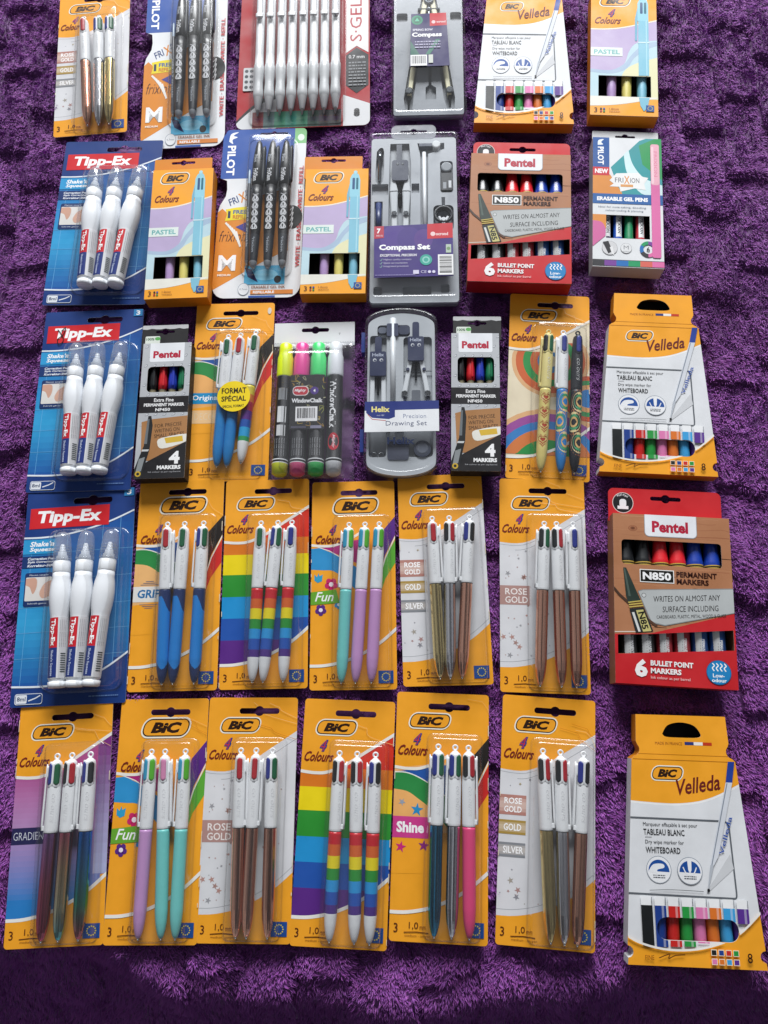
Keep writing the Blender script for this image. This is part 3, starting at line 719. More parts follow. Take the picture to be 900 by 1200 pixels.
# ================================================================== erasable pens on white card
def erasable_card(quad, label, H=None):
    pk = Pack('erasable_pen_card', quad, 190, H=H, label=label, cat_='pen pack', group='white and blue cards of black erasable pens')
    outl = rrect(3, 0, 100, 60, 0, rs=(4, 4, 0, 0))[:12]
    outl = rrect(3, 0, 100, 190, 5, rs=(4, 5, 14, 14))
    # notch the left edge: narrower below the blue block
    k = [i for i, p in enumerate(outl)][-6:]
    body = outl[:18]+rrect(0, 0, 100, 190, 0, rs=(0, 0, 0, 14))[3:]+[(0, 96), (2, 88), (8, 78), (9, 70), (8, 60), (0, 57), (0, 8)]
    hl = slot(61, 6.5, 17, 2, 3.6)
    m = MB(); slab(m, pk, body, [hl], .0002, .0008, 'e8eaec')
    a = Art(pk, .0008, m, body, [hl])
    a.poly([(-1, -1), (86, -1), (86, 58), (-1, 58)], '1a50a6'); a.poly([(86, -1), (101, -1), (101, 18), (86, 18)], '86c486'); a.ell(93.5, 11, 4, 'e4f0e4')
    a.poly([(-1, 97)]+cat([(5, 92), (20, 100), (42, 82), (62, 74), (84, 72)], 4)+[(84, 140)]+cat([(84, 140), (66, 147), (40, 160), (18, 172), (-1, 182)], 4), 'e08a22')
    a.text('PILOT', 16, 19, 10, 'ffffff', 35, bold=.03, rot=90)
    a.poly(cat([(7, 14), (9, 5), (18, 3), (12, 7), (17, 9), (11, 12), (12, 17), (7, 14)], 4), 'f2f5fa')
    a.text('FRI', 11, 82, 8, '27447c', 11, bold=.01, rot=-24); a.text('X', 22, 76, 11, 'e08a22', 8, bold=.02, rot=-24); a.text('ION', 30, 72, 8, '27447c', 12, bold=.01, rot=-24)
    a.poly([(9, 93), (22, 91), (38, 90), (42, 97), (38, 104), (22, 105), (9, 106), (11, 99)], 'f0dc1e')
    a.text('1', 12, 95, 8, '223355', 3, bold=.04); a.text('FREE', 18, 94, 4.4, '2a5aa0', 16, bold=.03); a.text('REFILL', 18, 99.6, 4.2, 'c86a20', 16, bold=.03)
    a.poly([(22, 113), (34, 108), (48, 116), (40, 122)], '3c3c94')
    a.text('frixion', 4, 117, 12, '5a2c18', 31, bold=-.01, shear=.3)
    for i in range(6): a.line([(10+i*2.6, 108+i*2), (22+i*1.4, 120+i*3)], 2.2, 'f1efe9')
    a.text('M', 5, 144, 17, 'f7f7f7', 20, bold=.03); a.text('MEDIUM', 5, 164.5, 2.2, 'f7efe0', 15, bold=.03)
    a.rect(36, 156, 82, 176, '56b4dc'); a.ell(60, 166, 14, '8fd2ec', ry=6); a.poly([(36, 158), (44, 160), (52, 174), (40, 168)], '2a2a5c'); a.ell(74, 171, 4, '14161a')
    a.ell(36, 181, 6.5, '8f9aa8'); a.ell(36, 181, 6, 'eef0f2'); a.text('0.7mm', 31.5, 180, 2, '6a7480', 9)
    a.text('ERASABLE GEL INK', 45, 177.5, 2.8, '9a5a30', 38, bold=.01); a.rect(44, 182, 92, 186.4, 'dd8430'); a.text('REFILLABLE', 47, 183, 2.6, 'ffffff', 24, bold=.03)
    a.rect(42, 188, 72, 190, '1a50a6')
    a.text('WRITE · ERASE · REWRITE · REFILL', 93, 158, 5, 'c4202a', 113, bold=.015, rot=-90)
    a.ell(86, 103, 13, '0c0d0f')
    for i in range(4): a.line(cat([(80, 92+i*6), (84, 96+i*6), (88, 92+i*6), (86, 100+i*6)], 4), 1.1, 'e9e9ea', clip=False)
    m.build('backing_card', pk.root)
    for (ut, ub) in ((46, 47), (62, 63.5), (78, 80)):
        R = 6.9*pk.sx; ax = Ax(pk.P(ut, 21, .0012+R*1.1), pk.P(ub, 163, .0012+R*1.1)); K = '1a1c20'; K2 = '30343a'
        q = MB(); lathe(q, ax, [(.36, R*.92, K), (.44, R*.95, K), (.68, R*.95, K), (.76, R*.86, K2), (.9, R*.72, K2), (.955, R*.64, '8b9096'), (.985, R*.5, '9ba0a6'), (1, R*.25, '9ba0a6')], 24, 'plastic')
        rr = lambda t: R*.985
        for i in range(5):
            t0 = .45+i*.055
            for s_ in (-1, 1):
                P = cat([(t0, -30*s_), (t0+.02, 10*s_), (t0+.045, 28*s_), (t0+.06, 0), (t0+.03, -14*s_), (t0+.02, 4*s_)], 4)
                V = []; w = 6
                for t, an in P: V += [ax.pt(t, an-w, R*.985), ax.pt(t, an+w, R*.985)]
                q.add(V, [(2*j, 2*j+1, 2*j+3, 2*j+2)[::-1] for j in range(len(P)-1)], 'd2d4d8', 'print')
        cyl_text(q, ax, R*.83, 'frixion', .78, .90, -14, 14, '9aa0a8', mat='print')
        pen = q.build('pen', pk.root)
        q = MB(); lathe(q, ax, [(0, R*.25, K), (.015, R*.45, K), (.05, R*.62, K), (.12, R*.85, K), (.2, R*.97, K), (.37, R*1.02, K), (.375, R*.9, K)], 24, 'plastic')
        cyl_text(q, ax, R*1.04, 'Pilot', .14, .2, -30, 0, 'c8ccd2', bold=.02, mat='print'); cyl_text(q, ax, R*1.04, 'FriXion', .25, .35, -36, 10, 'e2e4e8', bold=.03, mat='print')
        q.build('cap', pen)
        q = MB(); pad(q, ax, .06, .36, 62, 15, R*.95, R*1.4, K2, rnd=.3); q.build('clip', pen)
    q = MB(); ax = Ax(pk.P(35, 50, .0035), pk.P(38.5, 160, .0035))
    lathe(q, ax, [(0, .0006, '9fb6cc'), (.02, .0014, '9fb6cc'), (.15, .0016, '4d5158'), (.2, .0021, '55585e'), (.93, .0021, '6e7176'), (.96, .0012, 'b0b0ac'), (1, .0005, 'b0b0ac')], 14)
    cyl_text(q, ax, .0023, 'refill 0.7 erasable', .4, .8, -30, 20, 'b8bcc2', mat='print'); q.build('refill', pk.root)
    blister(pk, 33, 14, 88, 167, .0145, r=7)
erasable_card([(260.5, 151), (358, 151), (351, 350), (248, 349)], 'white and blue card of black erasable pens lying between two pastel pen boxes')
erasable_card([(170, -16), (262, -16), (262, 171), (163, 170)], 'white and blue card of black erasable pens in the top row, its top cut off')
# ================================================================== eight gel pens
def gel_card():
    pk = Pack('gel_pen_card', [(281, -40), (431, -40), (431.5, 147), (277.5, 146)], 146, H=None, label='red blister card of eight white gel pens side by side', cat_='pen pack')
    outl = rrect(0, 0, 100, 146, 5); m = MB(); slab(m, pk, outl, [], .0002, .0008, 'a8141f')
    a = Art(pk, .0008, m, outl, [])
    a.poly([(-1, 147), (-1, 138)]+cat([(-1, 140), (10, 128), (22, 119), (30, 116)], 5)+[(30, 147)], '17181c')
    a.poly([(-1, 147), (-1, 142)]+cat([(-1, 142), (8, 133), (18, 125), (30, 121)], 5)+[(30, 147)], 'd9dadc')
    for i, c in enumerate(('8a3a3c', '5f7a78', '2f8a68', '2a8f78', '3a8a6a', '2c4a40', '2c2e32', '2c2e32')): a.rect(12+i*8.3, 132, 20.5+i*8.3, 145.5, c)
    a.poly([(80, 120), (100, 128), (101, 147), (80, 147)], 'd9dadc')
    a.poly([(82, 36), (90, 31), (99, 36), (99, 84), (90, 78), (82, 84)], 'e6e2e0')
    a.text('S·GEL', 85, 74, 9, 'b01c2c', 38, bold=.0, rot=-90)
    a.poly([(82, 86), (90, 79.5), (99, 86), (99, 112), (90, 119), (82, 112)], '1b1c20')
    a.text('0.7 mm', 84, 86, 3, 'e0e0e0', 12, bold=.01); a.greek(84, 92, 13, 1.1, '8a8c90', rows=8, gap=2.8)
    a.text('8', 88, 132, 6, '2a2a2c', 4.5, bold=.02)
    a.rect(4, 94, 12.5, 114, 'c9cacc', r=1)
    for i in range(4):
        for j in range(2): a.ell(6.4+j*3.8, 97+i*4.6, 1.4, '3c4248', n=12)
    a.text('Sharpie', 6, 17, 12, 'f0e6e6', 40, shear=.3)
    m.build('backing_card', pk.root)
    for i, u in enumerate((16.5, 24.7, 33, 41.3, 49.7, 57.8, 66, 74.4)):
        R = 3.7*pk.sx; ax = Ax(pk.P(u, 10, .0012+R*1.15), pk.P(u+.3, 139, .0012+R*1.15)); W = 'e6e8ea'
        q = MB(); lathe(q, ax, [(0, R*.5, W), (.04, R*.6, W), (.045, R*.84, W), (.60, R*.86, W), (.67, R*.92, W), (.675, R*1.04, 'd2d5d7'), (.71, R*1.08, 'd2d5d7'), (.745, R*1.04, 'd2d5d7'), (.775, R*.93, 'd2d5d7'), (.80, R*.92, 'd2d5d7'), (.85, R*1.04, 'd2d5d7'), (.87, R*1.03, 'd2d5d7'), (.885, R*.95, 'd2d5d7'), (.89, R*.86, W), (.96, R*.5, W), (.965, R*.34, 'a8a8a6'), (1, R*.12, 'a8a8a6')], 20)
        pen = q.build('gel_pen', pk.root)
        q = MB(); pad(q, ax, .1, .375, 0, 26, R*.9, R*1.42, 'e2e4e6', rnd=.15); pad(q, ax, .345, .375, 0, 30, R*.9, R*1.6, 'f2f3f4', 'gloss', rnd=.3); q.build('clip', pen)
    blister(pk, 11, 12, 80, 143, .0135, r=4)
gel_card()
# ================================================================== boxes
def gl_shade(c, k): return mix(c, '000000', 1-k)
def carton(pk, T, face, wins, base, sidec, floor='2a2624', bottom=None):
    """carton: printed front sheet with real window openings, side walls, back and inside"""
    m = MB(); slab(m, pk, face, wins, T-.0006, T, base, side='d8d0c4')
    n = len(face)
    for i in range(n):
        a, b = face[i], face[(i+1) % n]
        c = sidec if not callable(sidec) else sidec(((a[0]+b[0])/2, (a[1]+b[1])/2), b[0]-a[0], b[1]-a[1])
        m.add([pk.P(*a, T-.0003), pk.P(*b, T-.0003), pk.P(*b, .0002), pk.P(*a, .0002)], [(0, 3, 2, 1)], c)
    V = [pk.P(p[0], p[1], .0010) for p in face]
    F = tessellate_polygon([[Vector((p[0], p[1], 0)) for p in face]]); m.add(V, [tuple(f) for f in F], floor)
    return m
def flap(pk, quad, z, holes_f, col, art=None, r=2):
    q = [pk.uv(*p, z) for p in quad]; u0 = (q[0][0]); u1 = q[1][0]; vt = (q[0][1]+q[1][1])/2
    outl = rrect(u0, vt, u1, 4, 0, rs=(r, r, 0, 0)); h = holes_f(u0, u1, vt)
    m = MB(); slab(m, pk, outl, h, z-.0008, z, col)
    if art: art(Art(pk, z, m, outl, h), u0, u1, vt)
    m.build('hang_flap', pk.root); return outl
def pastel(face, fl, label, T=.017):
    pk = Pack('pastel_pen_box', face, 230, z=T, label=label, cat_='pen box', group='orange boxes of pastel pens', tilt=False)
    outl = rrect(0, 0, 100, 230); win = rrect(12, 158, 90, 196)
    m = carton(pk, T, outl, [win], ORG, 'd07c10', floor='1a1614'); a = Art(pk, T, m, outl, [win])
    tc = cat([(-1, 71), (20, 71), (45, 68), (75, 60), (101, 52)], 4); bc = cat([(-1, 214), (30, 212), (60, 207), (101, 197)], 4)
    a.poly(tc+bc[::-1], 'bdd9e2')
    a.poly(tc+[(101, 90)]+cat([(101, 90), (70, 96), (58, 112), (50, 136), (30, 148), (-1, 146)], 5), 'bfaed2')
    a.poly(cat([(-1, 146), (30, 148), (50, 136), (62, 118), (80, 98), (101, 92)], 5)+cat([(101, 100), (84, 108), (66, 124), (54, 144), (32, 154), (-1, 152)], 5), 'a9bfd6')
    a.poly(cat([(44, 200), (46, 160), (62, 138), (101, 122)], 5)+[(101, 200)], 'e6e3b8')
    a.line(tc, 2.2, 'f2ead8'); a.poly([(-1, 196), (101, 196), (101, 199)]+bc[::-1], 'eceadf')
    brand_logo(a, 16, 8, 42, 17); four_colours(a, 6, 32, 1.25)
    a.rect(0, 106, 48, 122, 'e4eee8'); a.text('PASTEL', 5, 110, 8.5, '6fb5b4', 39, bold=.03)
    # printed pale blue pen
    a.rect(72, 52, 87.5, 157, '85c3d8', clip=False); a.poly([(71, 20), (74, 12), (77, 9), (82, 9), (85, 12), (87.5, 22), (87.5, 54), (71, 54)], '94cfe0'); a.ell(79.6, 7, 3, 'a9dbe8')
    a.rect(75, 18, 79, 40, '27507e', r=1.5); a.rect(81, 18, 84.5, 40, '1f6a7c', r=1.5); a.poly([(71, 28), (67, 50), (67, 92), (70, 92), (71, 50)], '74b2ca'); a.rect(71, 94, 88, 96, 'd5ecf2')
    a.poly([(72, 197), (87.5, 197), (85, 212), (80, 221), (78.5, 221), (74, 212)], '7fbdd2'); a.rect(83, 52, 85, 157, 'a6d8e6')
    a.text('3', 6, 217, 8.5, '5a2410', 4.5)
    for i, c in enumerate(('222222', '2a4a9a', 'b02030', '2a8a48')): a.ell(16+(i % 2)*4.5, 219+(i//2)*4.5, 1.7, c, n=10)
    a.text('1,0mm', 28, 217, 4, '8a4a18', 14); a.greek(28, 223, 16, 1, '8a4a18'); eu_flag(a, 82, 211, 12, 11)
    m.build('carton', pk.root)
    for u, c in ((34, 'b79acb'), (56.5, 'dfd273'), (79.5, '7fbfd6')):
        R = 7.6*pk.sx; ax = Ax(pk.P(u, 10, T*.52), pk.P(u, 226, T*.52)); q = MB()
        lathe(q, ax, [(0, R*.3, c), (.05, R*.9, c), (.1, R, c), (.6, R, c), (.72, R*.98, c), (.86, R*.86, c), (.95, R*.5, c), (1, R*.15, c)], 20); q.build('pen', pk.root)
    flap(pk, fl, T*.35, lambda u0, u1, vt: [slot((u0+u1)/2, vt+8, 20, 2.4, 5)], 'd98510')
pastel([(175.5, 198), (247.6, 199), (241.5, 350), (170, 349)], [(182, 186), (249, 186)], 'orange pastel pen box between the topmost correction pen card and the erasable pen card')
pastel([(357, 197), (429, 199), (428.5, 345), (351, 343)], [(357.6, 182), (425, 185)], 'orange pastel pen box directly left of the seven-piece compass set')
pastel([(695, -8), (770, -8), (772, 136), (691, 135)], [(697, -20), (768, -20)], 'orange pastel pen box in the top row beside bare blanket, cut off at its top')
def velleda(quad, label, T=.014):
    pk = Pack('whiteboard_marker_box', quad, 174, z=T, wmode='bottom', label=label, cat_='marker box', group='orange and white boxes of eight whiteboard markers', tilt=False)
    def bite(cx, cy, r, a0, a1): return [(cx+r*math.cos(math.radians(a0+(a1-a0)*i/6)), cy+r*math.sin(math.radians(a0+(a1-a0)*i/6))) for i in range(7)]
    face = [(15, 0), (85, 0), (86, 20)]+bite(88.5, 26, 5, 225, 100)+[(90, 33), (100, 160)]+bite(100, 165.5, 4, 270, 90)+[(100.5, 174), (-.5, 174)]+bite(0, 165.5, 4, 90, -90)+[(0, 160), (10, 33)]+bite(11.5, 26, 5, 80, -45)+[(14, 20)]
    hole = cat([(35, 14), (39, 8), (46, 5.5), (54, 5.5), (61, 8), (65, 14), (62, 16.2), (50, 16.5), (38, 16.2), (35, 14)], 4)[:-1]
    win = rrect(22, 142, 82, 157, 7)
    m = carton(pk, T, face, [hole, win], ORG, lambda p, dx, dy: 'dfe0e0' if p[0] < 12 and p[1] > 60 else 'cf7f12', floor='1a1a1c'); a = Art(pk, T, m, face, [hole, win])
    tc = cat([(-1, 62), (15, 63.5), (45, 64), (70, 59), (101, 44)], 5); bc = cat([(-5, 152), (8, 159), (30, 163), (55, 161), (80, 152), (101, 134)], 5)
    a.poly(tc+bc[::-1], 'e3e5e8'); a.line([(p[0], p[1]+1) for p in tc], 1.2, 'f4f4f2')
    a.text('MADE IN FRANCE', 29, 20, 2.2, '8a3a1a', 21); a.rect(52, 19.5, 59, 21.8, '2a3a7c'); a.rect(59, 19.5, 66, 21.8, 'f2efe8'); a.rect(66, 19.5, 73, 21.8, 'c83a20')
    a.line([(14, 29), (86, 29.3)], .35, 'c97c10'); a.line([(11, 33), (89, 33.3)], .35, 'b56c0c')
    brand_logo(a, 26, 38.5, 22, 8.6)
    a.text('Velleda', 43, 47.5, 11, '6a1a1a', 33, bold=.015, shear=.35, rot=-9)
    fr = [(6, 75), (76, 75.5)]+cat([(76, 75.5), (79.5, 76.5), (81, 80)], 4)+[(82.5, 124)]+cat([(82.5, 124), (82, 127.5), (79, 128)], 4)+[(2, 127)]
    a.line(fr, 1.2, '62676d')
    a.poly([(80, 98), (62, 122), (60, 126), (82, 108)], 'cfd1d4')
    a.text('Marqueur effaçable à sec pour', 16, 78, 3.4, '3a3c40', 41); a.text('TABLEAU BLANC', 16, 82.6, 4.2, '1f2124', 31, bold=.01)
    a.line([(17, 88.3), (22, 88.3)], .3, '6a6c70'); a.text('Dry wipe marker for', 17, 90.2, 3.4, '3a3c40', 29); a.text('WHITEBOARD', 17, 95, 4.2, '1f2124', 26, bold=.01)
    for cx, s_ in ((26, 0), (49, 1)):
        a.ell(cx, 110.5, 9.4, '9aa2ac'); a.ell(cx, 110.5, 8.9, 'f0f1f3'); a.poly(ell(cx, 111.5, 7.8, 7.8, 20, 180, 360)+[(cx+7.8, 112)], '1d4f9c')
        if s_: a.poly([(cx-1.6, 103), (cx+1.6, 103), (cx+1.2, 110), (cx, 112.5), (cx-1.2, 110)], 'f3f4f6'); a.line(cat([(cx-5, 108), (cx-3, 112), (cx, 113), (cx+3, 112), (cx+5, 108)], 3), .8, 'f3f4f6')
        else: a.poly(cat([(cx-8, 112), (cx-4, 107), (cx+3, 106.5), (cx+4, 109), (cx-1, 110.5), (cx-1, 113)], 4), 'eef0f3')
        a.greek(cx-4.5, 114, 9, .6, '4a5058', rows=2, gap=1.4)
    # drawn marker
    a.poly([(84, 33), (89, 33), (86, 48), (81, 48)], '24409a'); a.poly([(81, 48), (86, 48), (71, 100), (66, 108), (64.5, 106)], 'd9dde4')
    a.poly([(81.5, 48.5), (82.4, 48.5), (66, 106), (65.2, 106)], '8a93a0')
    a.poly([(64.5, 106), (67, 106), (62, 122), (61.5, 122)], 'b8bec6'); a.ell(61.8, 123, 1.1, '16181c')
    a.text('Velleda', 71.5, 98, 3.4, '3a5aa8', 28, bold=.01, rot=-71)
    a.line(cat([(18, 124.5), (35, 123.6), (58, 124)], 3), .4, '55585c')
    cs = ['1d2022', '1f3f8e', 'cf2a26', '2a9a44', 'e27fb4', 'e0762a', '3fa2dc', '5a3090']
    for i, c in enumerate(cs):
        u = 11+i*10.3-.25*i; w = 8.4
        a.rect(u, 128.5, u+w-1, 135, 'f4f5f6'); a.line([(u+w-.3, 129), (u+w-.3, 134)], .4, '6a6e74')
        b1 = {0: 161, 1: 161.5, 2: 161, 3: 160.5, 7: 149}.get(i, 158)
        a.rect(u, 134.5, u+w, min(b1, yat(bc, u+w)-.3), c); a.rect(u+w*.6, 134.5, u+w*.8, min(b1, yat(bc, u+w)-.3), mix(c, 'ffffff', .25)) if i not in (0,) else None
    a.line(bc, 1.4, 'f3f1ea')
    a.text('FINE', 12, 167, 3, '8a4a10', 6.5); a.line(cat([(22, 168.5), (27, 166.6), (30, 165.8), (29, 168.6), (34, 166.5), (41, 165.8)], 4), .6, '5a2c10')
    for i, c in enumerate(cs): a.rect(60+(i % 4)*5.3, 161.5+(i//4)*5.8, 64.2+(i % 4)*5.3, 165.6+(i//4)*5.8, 'f6e8cc'); a.rect(60.4+(i % 4)*5.3, 162+(i//4)*5.8, 63.8+(i % 4)*5.3, 165.2+(i//4)*5.8, c)
    a.text('8', 86, 163, 6.4, '3a1a0c', 3.6, bold=.01)
    m.build('carton', pk.root)
    for i, c in enumerate(cs):
        u = 15+i*10.1; R = 4.6*pk.sx; ax = Ax(pk.P(50+(u-50)*.78, 40, T*.5), pk.P(u, 172, T*.5)); q = MB()
        lathe(q, ax, [(0, R*.5, c), (.02, R*.9, c), (.3, R, c), (.31, R*.95, 'e8eaec'), (.66, R, 'e8eaec'), (.68, R*1.05, c), (.97, R, c), (1, R*.6, c)], 18); q.build('marker', pk.root)
velleda([(720.6, 343), (811, 347), (841, 557), (703, 554)], 'tall orange and white box of eight whiteboard markers above the larger red marker box')
velleda([(746.4, 837), (851, 840), (899, 1135), (737, 1133)], 'large orange and white box of eight whiteboard markers at the bottom right corner')
velleda([(575, -34), (653, -34), (672, 146), (556, 143)], 'orange and white whiteboard marker box in the top row, its header out of view')
def swirl(a, u, v, s, c='1e1a1a'): pass
def perm6(face, fl, label, T=.021):
    pk = Pack('permanent_marker_box', face, 148, z=T, label=label, cat_='marker box', group='red and wood-print boxes of six permanent markers', tilt=False)
    outl = rrect(0, 0, 100, 148); w1 = rrect(7, 23.5, 92, 45.5, 3); w2 = [(2.5, 107.5), (30, 105.5), (98.5, 98.5), (98.5, 115.5), (2.5, 123.5)]
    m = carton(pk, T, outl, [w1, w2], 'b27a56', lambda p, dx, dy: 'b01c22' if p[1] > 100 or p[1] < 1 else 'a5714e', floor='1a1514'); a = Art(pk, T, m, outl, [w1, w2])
    rr = random.Random(5)
    for i in range(60):
        v = rr.uniform(1, 102); u = rr.uniform(0, 80); l = rr.uniform(12, 55); k = a.k
        a.line(cat([(u, v), (u+l*.3, v+rr.uniform(-.8, .8)), (u+l*.7, v+rr.uniform(-1, 1)), (min(100, u+l), v+rr.uniform(-.6, .6))], 3), rr.uniform(.25, .8), rr.choice(('a5694a', 'c08a66', '9d6244', 'bd845f', 'a87050'))); a.k = k
    a.k += 1
    for i in range(4): a.ell(17, 13, 4-i*.9, ('9a5f42', 'ac7350', '8a5238', '70422c')[i], ry=2.6-i*.55)
    a.poly([(-1, 107), (30, 105), (101, 84), (101, 99), (30, 106), (-1, 109)], 'c8232a'); a.poly([(-1, 108), (2.5, 107.5), (2.5, 123.5), (-1, 124)], 'c8232a')
    a.poly([(98.5, 98), (101, 98), (101, 116), (98.5, 116)], 'c8232a'); a.poly([(-1, 124), (101, 115), (101, 149), (-1, 149)], 'c8232a')
    a.line([(-1, 105.3), (30, 103.3)], .6, 'eee6dc')
    a.poly(rrect(27, -1, 72, 20, 0, rs=(0, 0, 4, 4)), 'a8aab0'); a.poly(rrect(27.5, -1, 71.5, 19.4, 0, rs=(0, 0, 3.6, 3.6)), 'eceef2')
    a.text('Pentel', 33.5, 5.5, 10.5, 'b81e3c', 31, bold=.045)
    a.rect(22, 49.5, 51, 61, 'f4f4f2'); a.rect(22.7, 50.2, 50.3, 60.3, '15140f'); a.text('N850', 24.5, 51.8, 6.9, 'ffffff', 24, bold=.04)
    a.text('PERMANENT', 53, 50.2, 4.8, '3a150c', 34, bold=.03); a.text('MARKERS', 53, 56.4, 4.8, '3a150c', 27, bold=.03)
    a.poly([(20, 69), (24, 67.5), (100, 62.5), (100, 84), (42, 98), (30, 96)], '8f9292'); a.poly([(20.6, 69.6), (24.5, 68.2), (100, 63.4), (100, 83.4), (42, 97.2), (31, 95)], 'b9bdbd')
    a.ell(25, 72.5, 2, '6e7272'); a.ell(25, 72.5, 1.5, 'd0d2d2')
    a.text('WRITES ON ALMOST ANY', 33, 73, 5, '161412', 56, bold=.0, shear=.15, rot=-4.5); a.text('SURFACE INCLUDING', 40, 81.5, 5, '161412', 47, shear=.15, rot=-4.5)
    a.text('CARDBOARD, PLASTIC, METAL, WOOD & GLASS', 35, 89.5, 3.2, '2a2826', 58, rot=-4.5)
    a.poly([(0, 66), (5, 72), (14, 80), (13, 82), (4, 74), (0, 69)], '4a3428'); a.poly([(28, 92), (36, 98), (34, 99), (27, 94)], '5a3c2c')
    a.poly([(8, 49), (10.5, 49), (20, 72), (22.5, 78), (12, 80), (10, 74)], '2c3a34'); a.poly([(8.4, 50), (9.6, 50), (14, 74), (12, 74)], '4e5e56')
    for i in range(3): a.poly([(11.6+i*.4, 79+i*2), (22.8+i*.7, 77+i*2), (23+i*.7, 78+i*2), (11.8+i*.4, 80+i*2)], 'c8b45a')
    a.poly([(12.6, 85), (24.6, 83), (32, 103), (17.5, 105)], '23282a'); a.poly([(18, 86), (24, 85), (30.5, 103), (23.5, 104)], 'c9c07a'); a.poly([(14.5, 88), (16.5, 87.6), (21.5, 104), (19.6, 104.2)], 'd9dcd8')
    a.text('N85', 24.7, 86.5, 5.4, '17180f', 15, bold=.03, rot=76)
    a.text('6', 16, 127, 15, 'f6f3f2', 10.5, bold=.05); a.text('BULLET POINT', 29, 127.5, 4.6, 'f6f3f2', 35, bold=.04, rot=.5); a.text('MARKERS', 29, 133.8, 4.6, 'f6f3f2', 25, bold=.04, rot=.5); a.text('Ink colour as per barrel', 29, 140.5, 3, 'f0d8d6', 32, bold=.0, rot=.5)
    a.ell(84.5, 134.5, 10.2, '0f5e94'); a.ell(84.5, 134.5, 9.6, '1f86c4'); a.text('Low-', 79.5, 135.5, 3.2, 'ffffff', 9.5, bold=.02); a.text('odour', 78.5, 139.5, 3, 'ffffff', 12, bold=.02)
    for i in range(4): a.line(cat([(79.5+i*3.2, 127), (81+i*3.2, 129), (79.3+i*3.2, 131), (80.8+i*3.2, 133.4)], 4), .9, 'ffffff')
    m.build('carton', pk.root)
    for i, (c, lb) in enumerate((('17191c', '2a2c2e'), ('17191c', '2a2c2e'), ('d4202a', 'a8303a'), ('d4202a', 'a8303a'), ('173a9c', '27508f'), ('173a9c', '27508f'))):
        u = 12.5+i*14.8; R = 7*pk.sx; ax = Ax(pk.P(u, 12, T*.5), pk.P(u+2.2, 144, T*.5)); q = MB()
        lathe(q, ax, [(0, R*.6, c), (.03, R*.7, c), (.1, R*.82, c), (.2, R*1.0, c), (.205, R*1.03, c), (.225, R*1.04, 'c7a84c'), (.232, R*1.04, '26221c'), (.242, R*1.04, 'c7a84c'), (.249, R*1.04, c), (.27, R, lb), (.3, R, lb), (.98, R, lb), (1, R*.8, c)], 24, 'gloss', colf=lambda t, am, cc: cc if t < .6 else (cc if am > 25 or am < -50 else ('d6d8d8' if am < -5 else cc)))
        cyl_text(q, ax, R*1.01, 'PERMANENT MARKER N850', .72, .97, 0, 20, 'e4e6e8', bold=.02, mat='print')
        for j in range(12):
            t = .74+.018*j; V = [ax.pt(t, -46, R*1.01), ax.pt(t, -12, R*1.01), ax.pt(t+.008, -12, R*1.01), ax.pt(t+.008, -46, R*1.01)]; q.add(V, [(0, 1, 2, 3)[::-1]], '303234', 'print')
        q.build('marker', pk.root)
    def fa(a, u0, u1, vt):
        h = -vt; cx = u0+13
        a.ell(cx, vt+h*.5, 9.4, 'd8d2cc', ry=9.8); a.ell(cx, vt+h*.5, 8.8, '15161a', ry=9.2); a.poly(rrect(cx-3, vt+h*.5-3.5, cx+3, vt+h*.5+4, 2.4), 'eef0f2'); a.rect(cx-4.8, vt+h*.5+3, cx+4.8, vt+h*.5+6, 'eef0f2')
        a.text('BULLET', cx-5.5, vt+h*.5-7.4, 1.8, 'e9e9e9', 5, bold=.02, rot=-14); a.text('POINT', cx+.5, vt+h*.5-8.4, 1.8, 'e9e9e9', 5, bold=.02, rot=24)
    flap(pk, fl, T*.4, lambda u0, u1, vt: [slot((u0+u1)/2+1, vt+8.5, 13.5, 1.9, 4)], 'c8232a', fa, r=5)
perm6([(719, 603), (856, 606), (865, 808), (722, 801)], [(712.5, 572), (844, 577)], 'larger red box of six bullet point permanent markers, between two whiteboard marker boxes')
perm6([(554, 181), (671, 180), (669.5, 331), (548, 331)], [(555, 167), (668, 168)], 'faded red box of six bullet point permanent markers right of the seven-piece compass set')
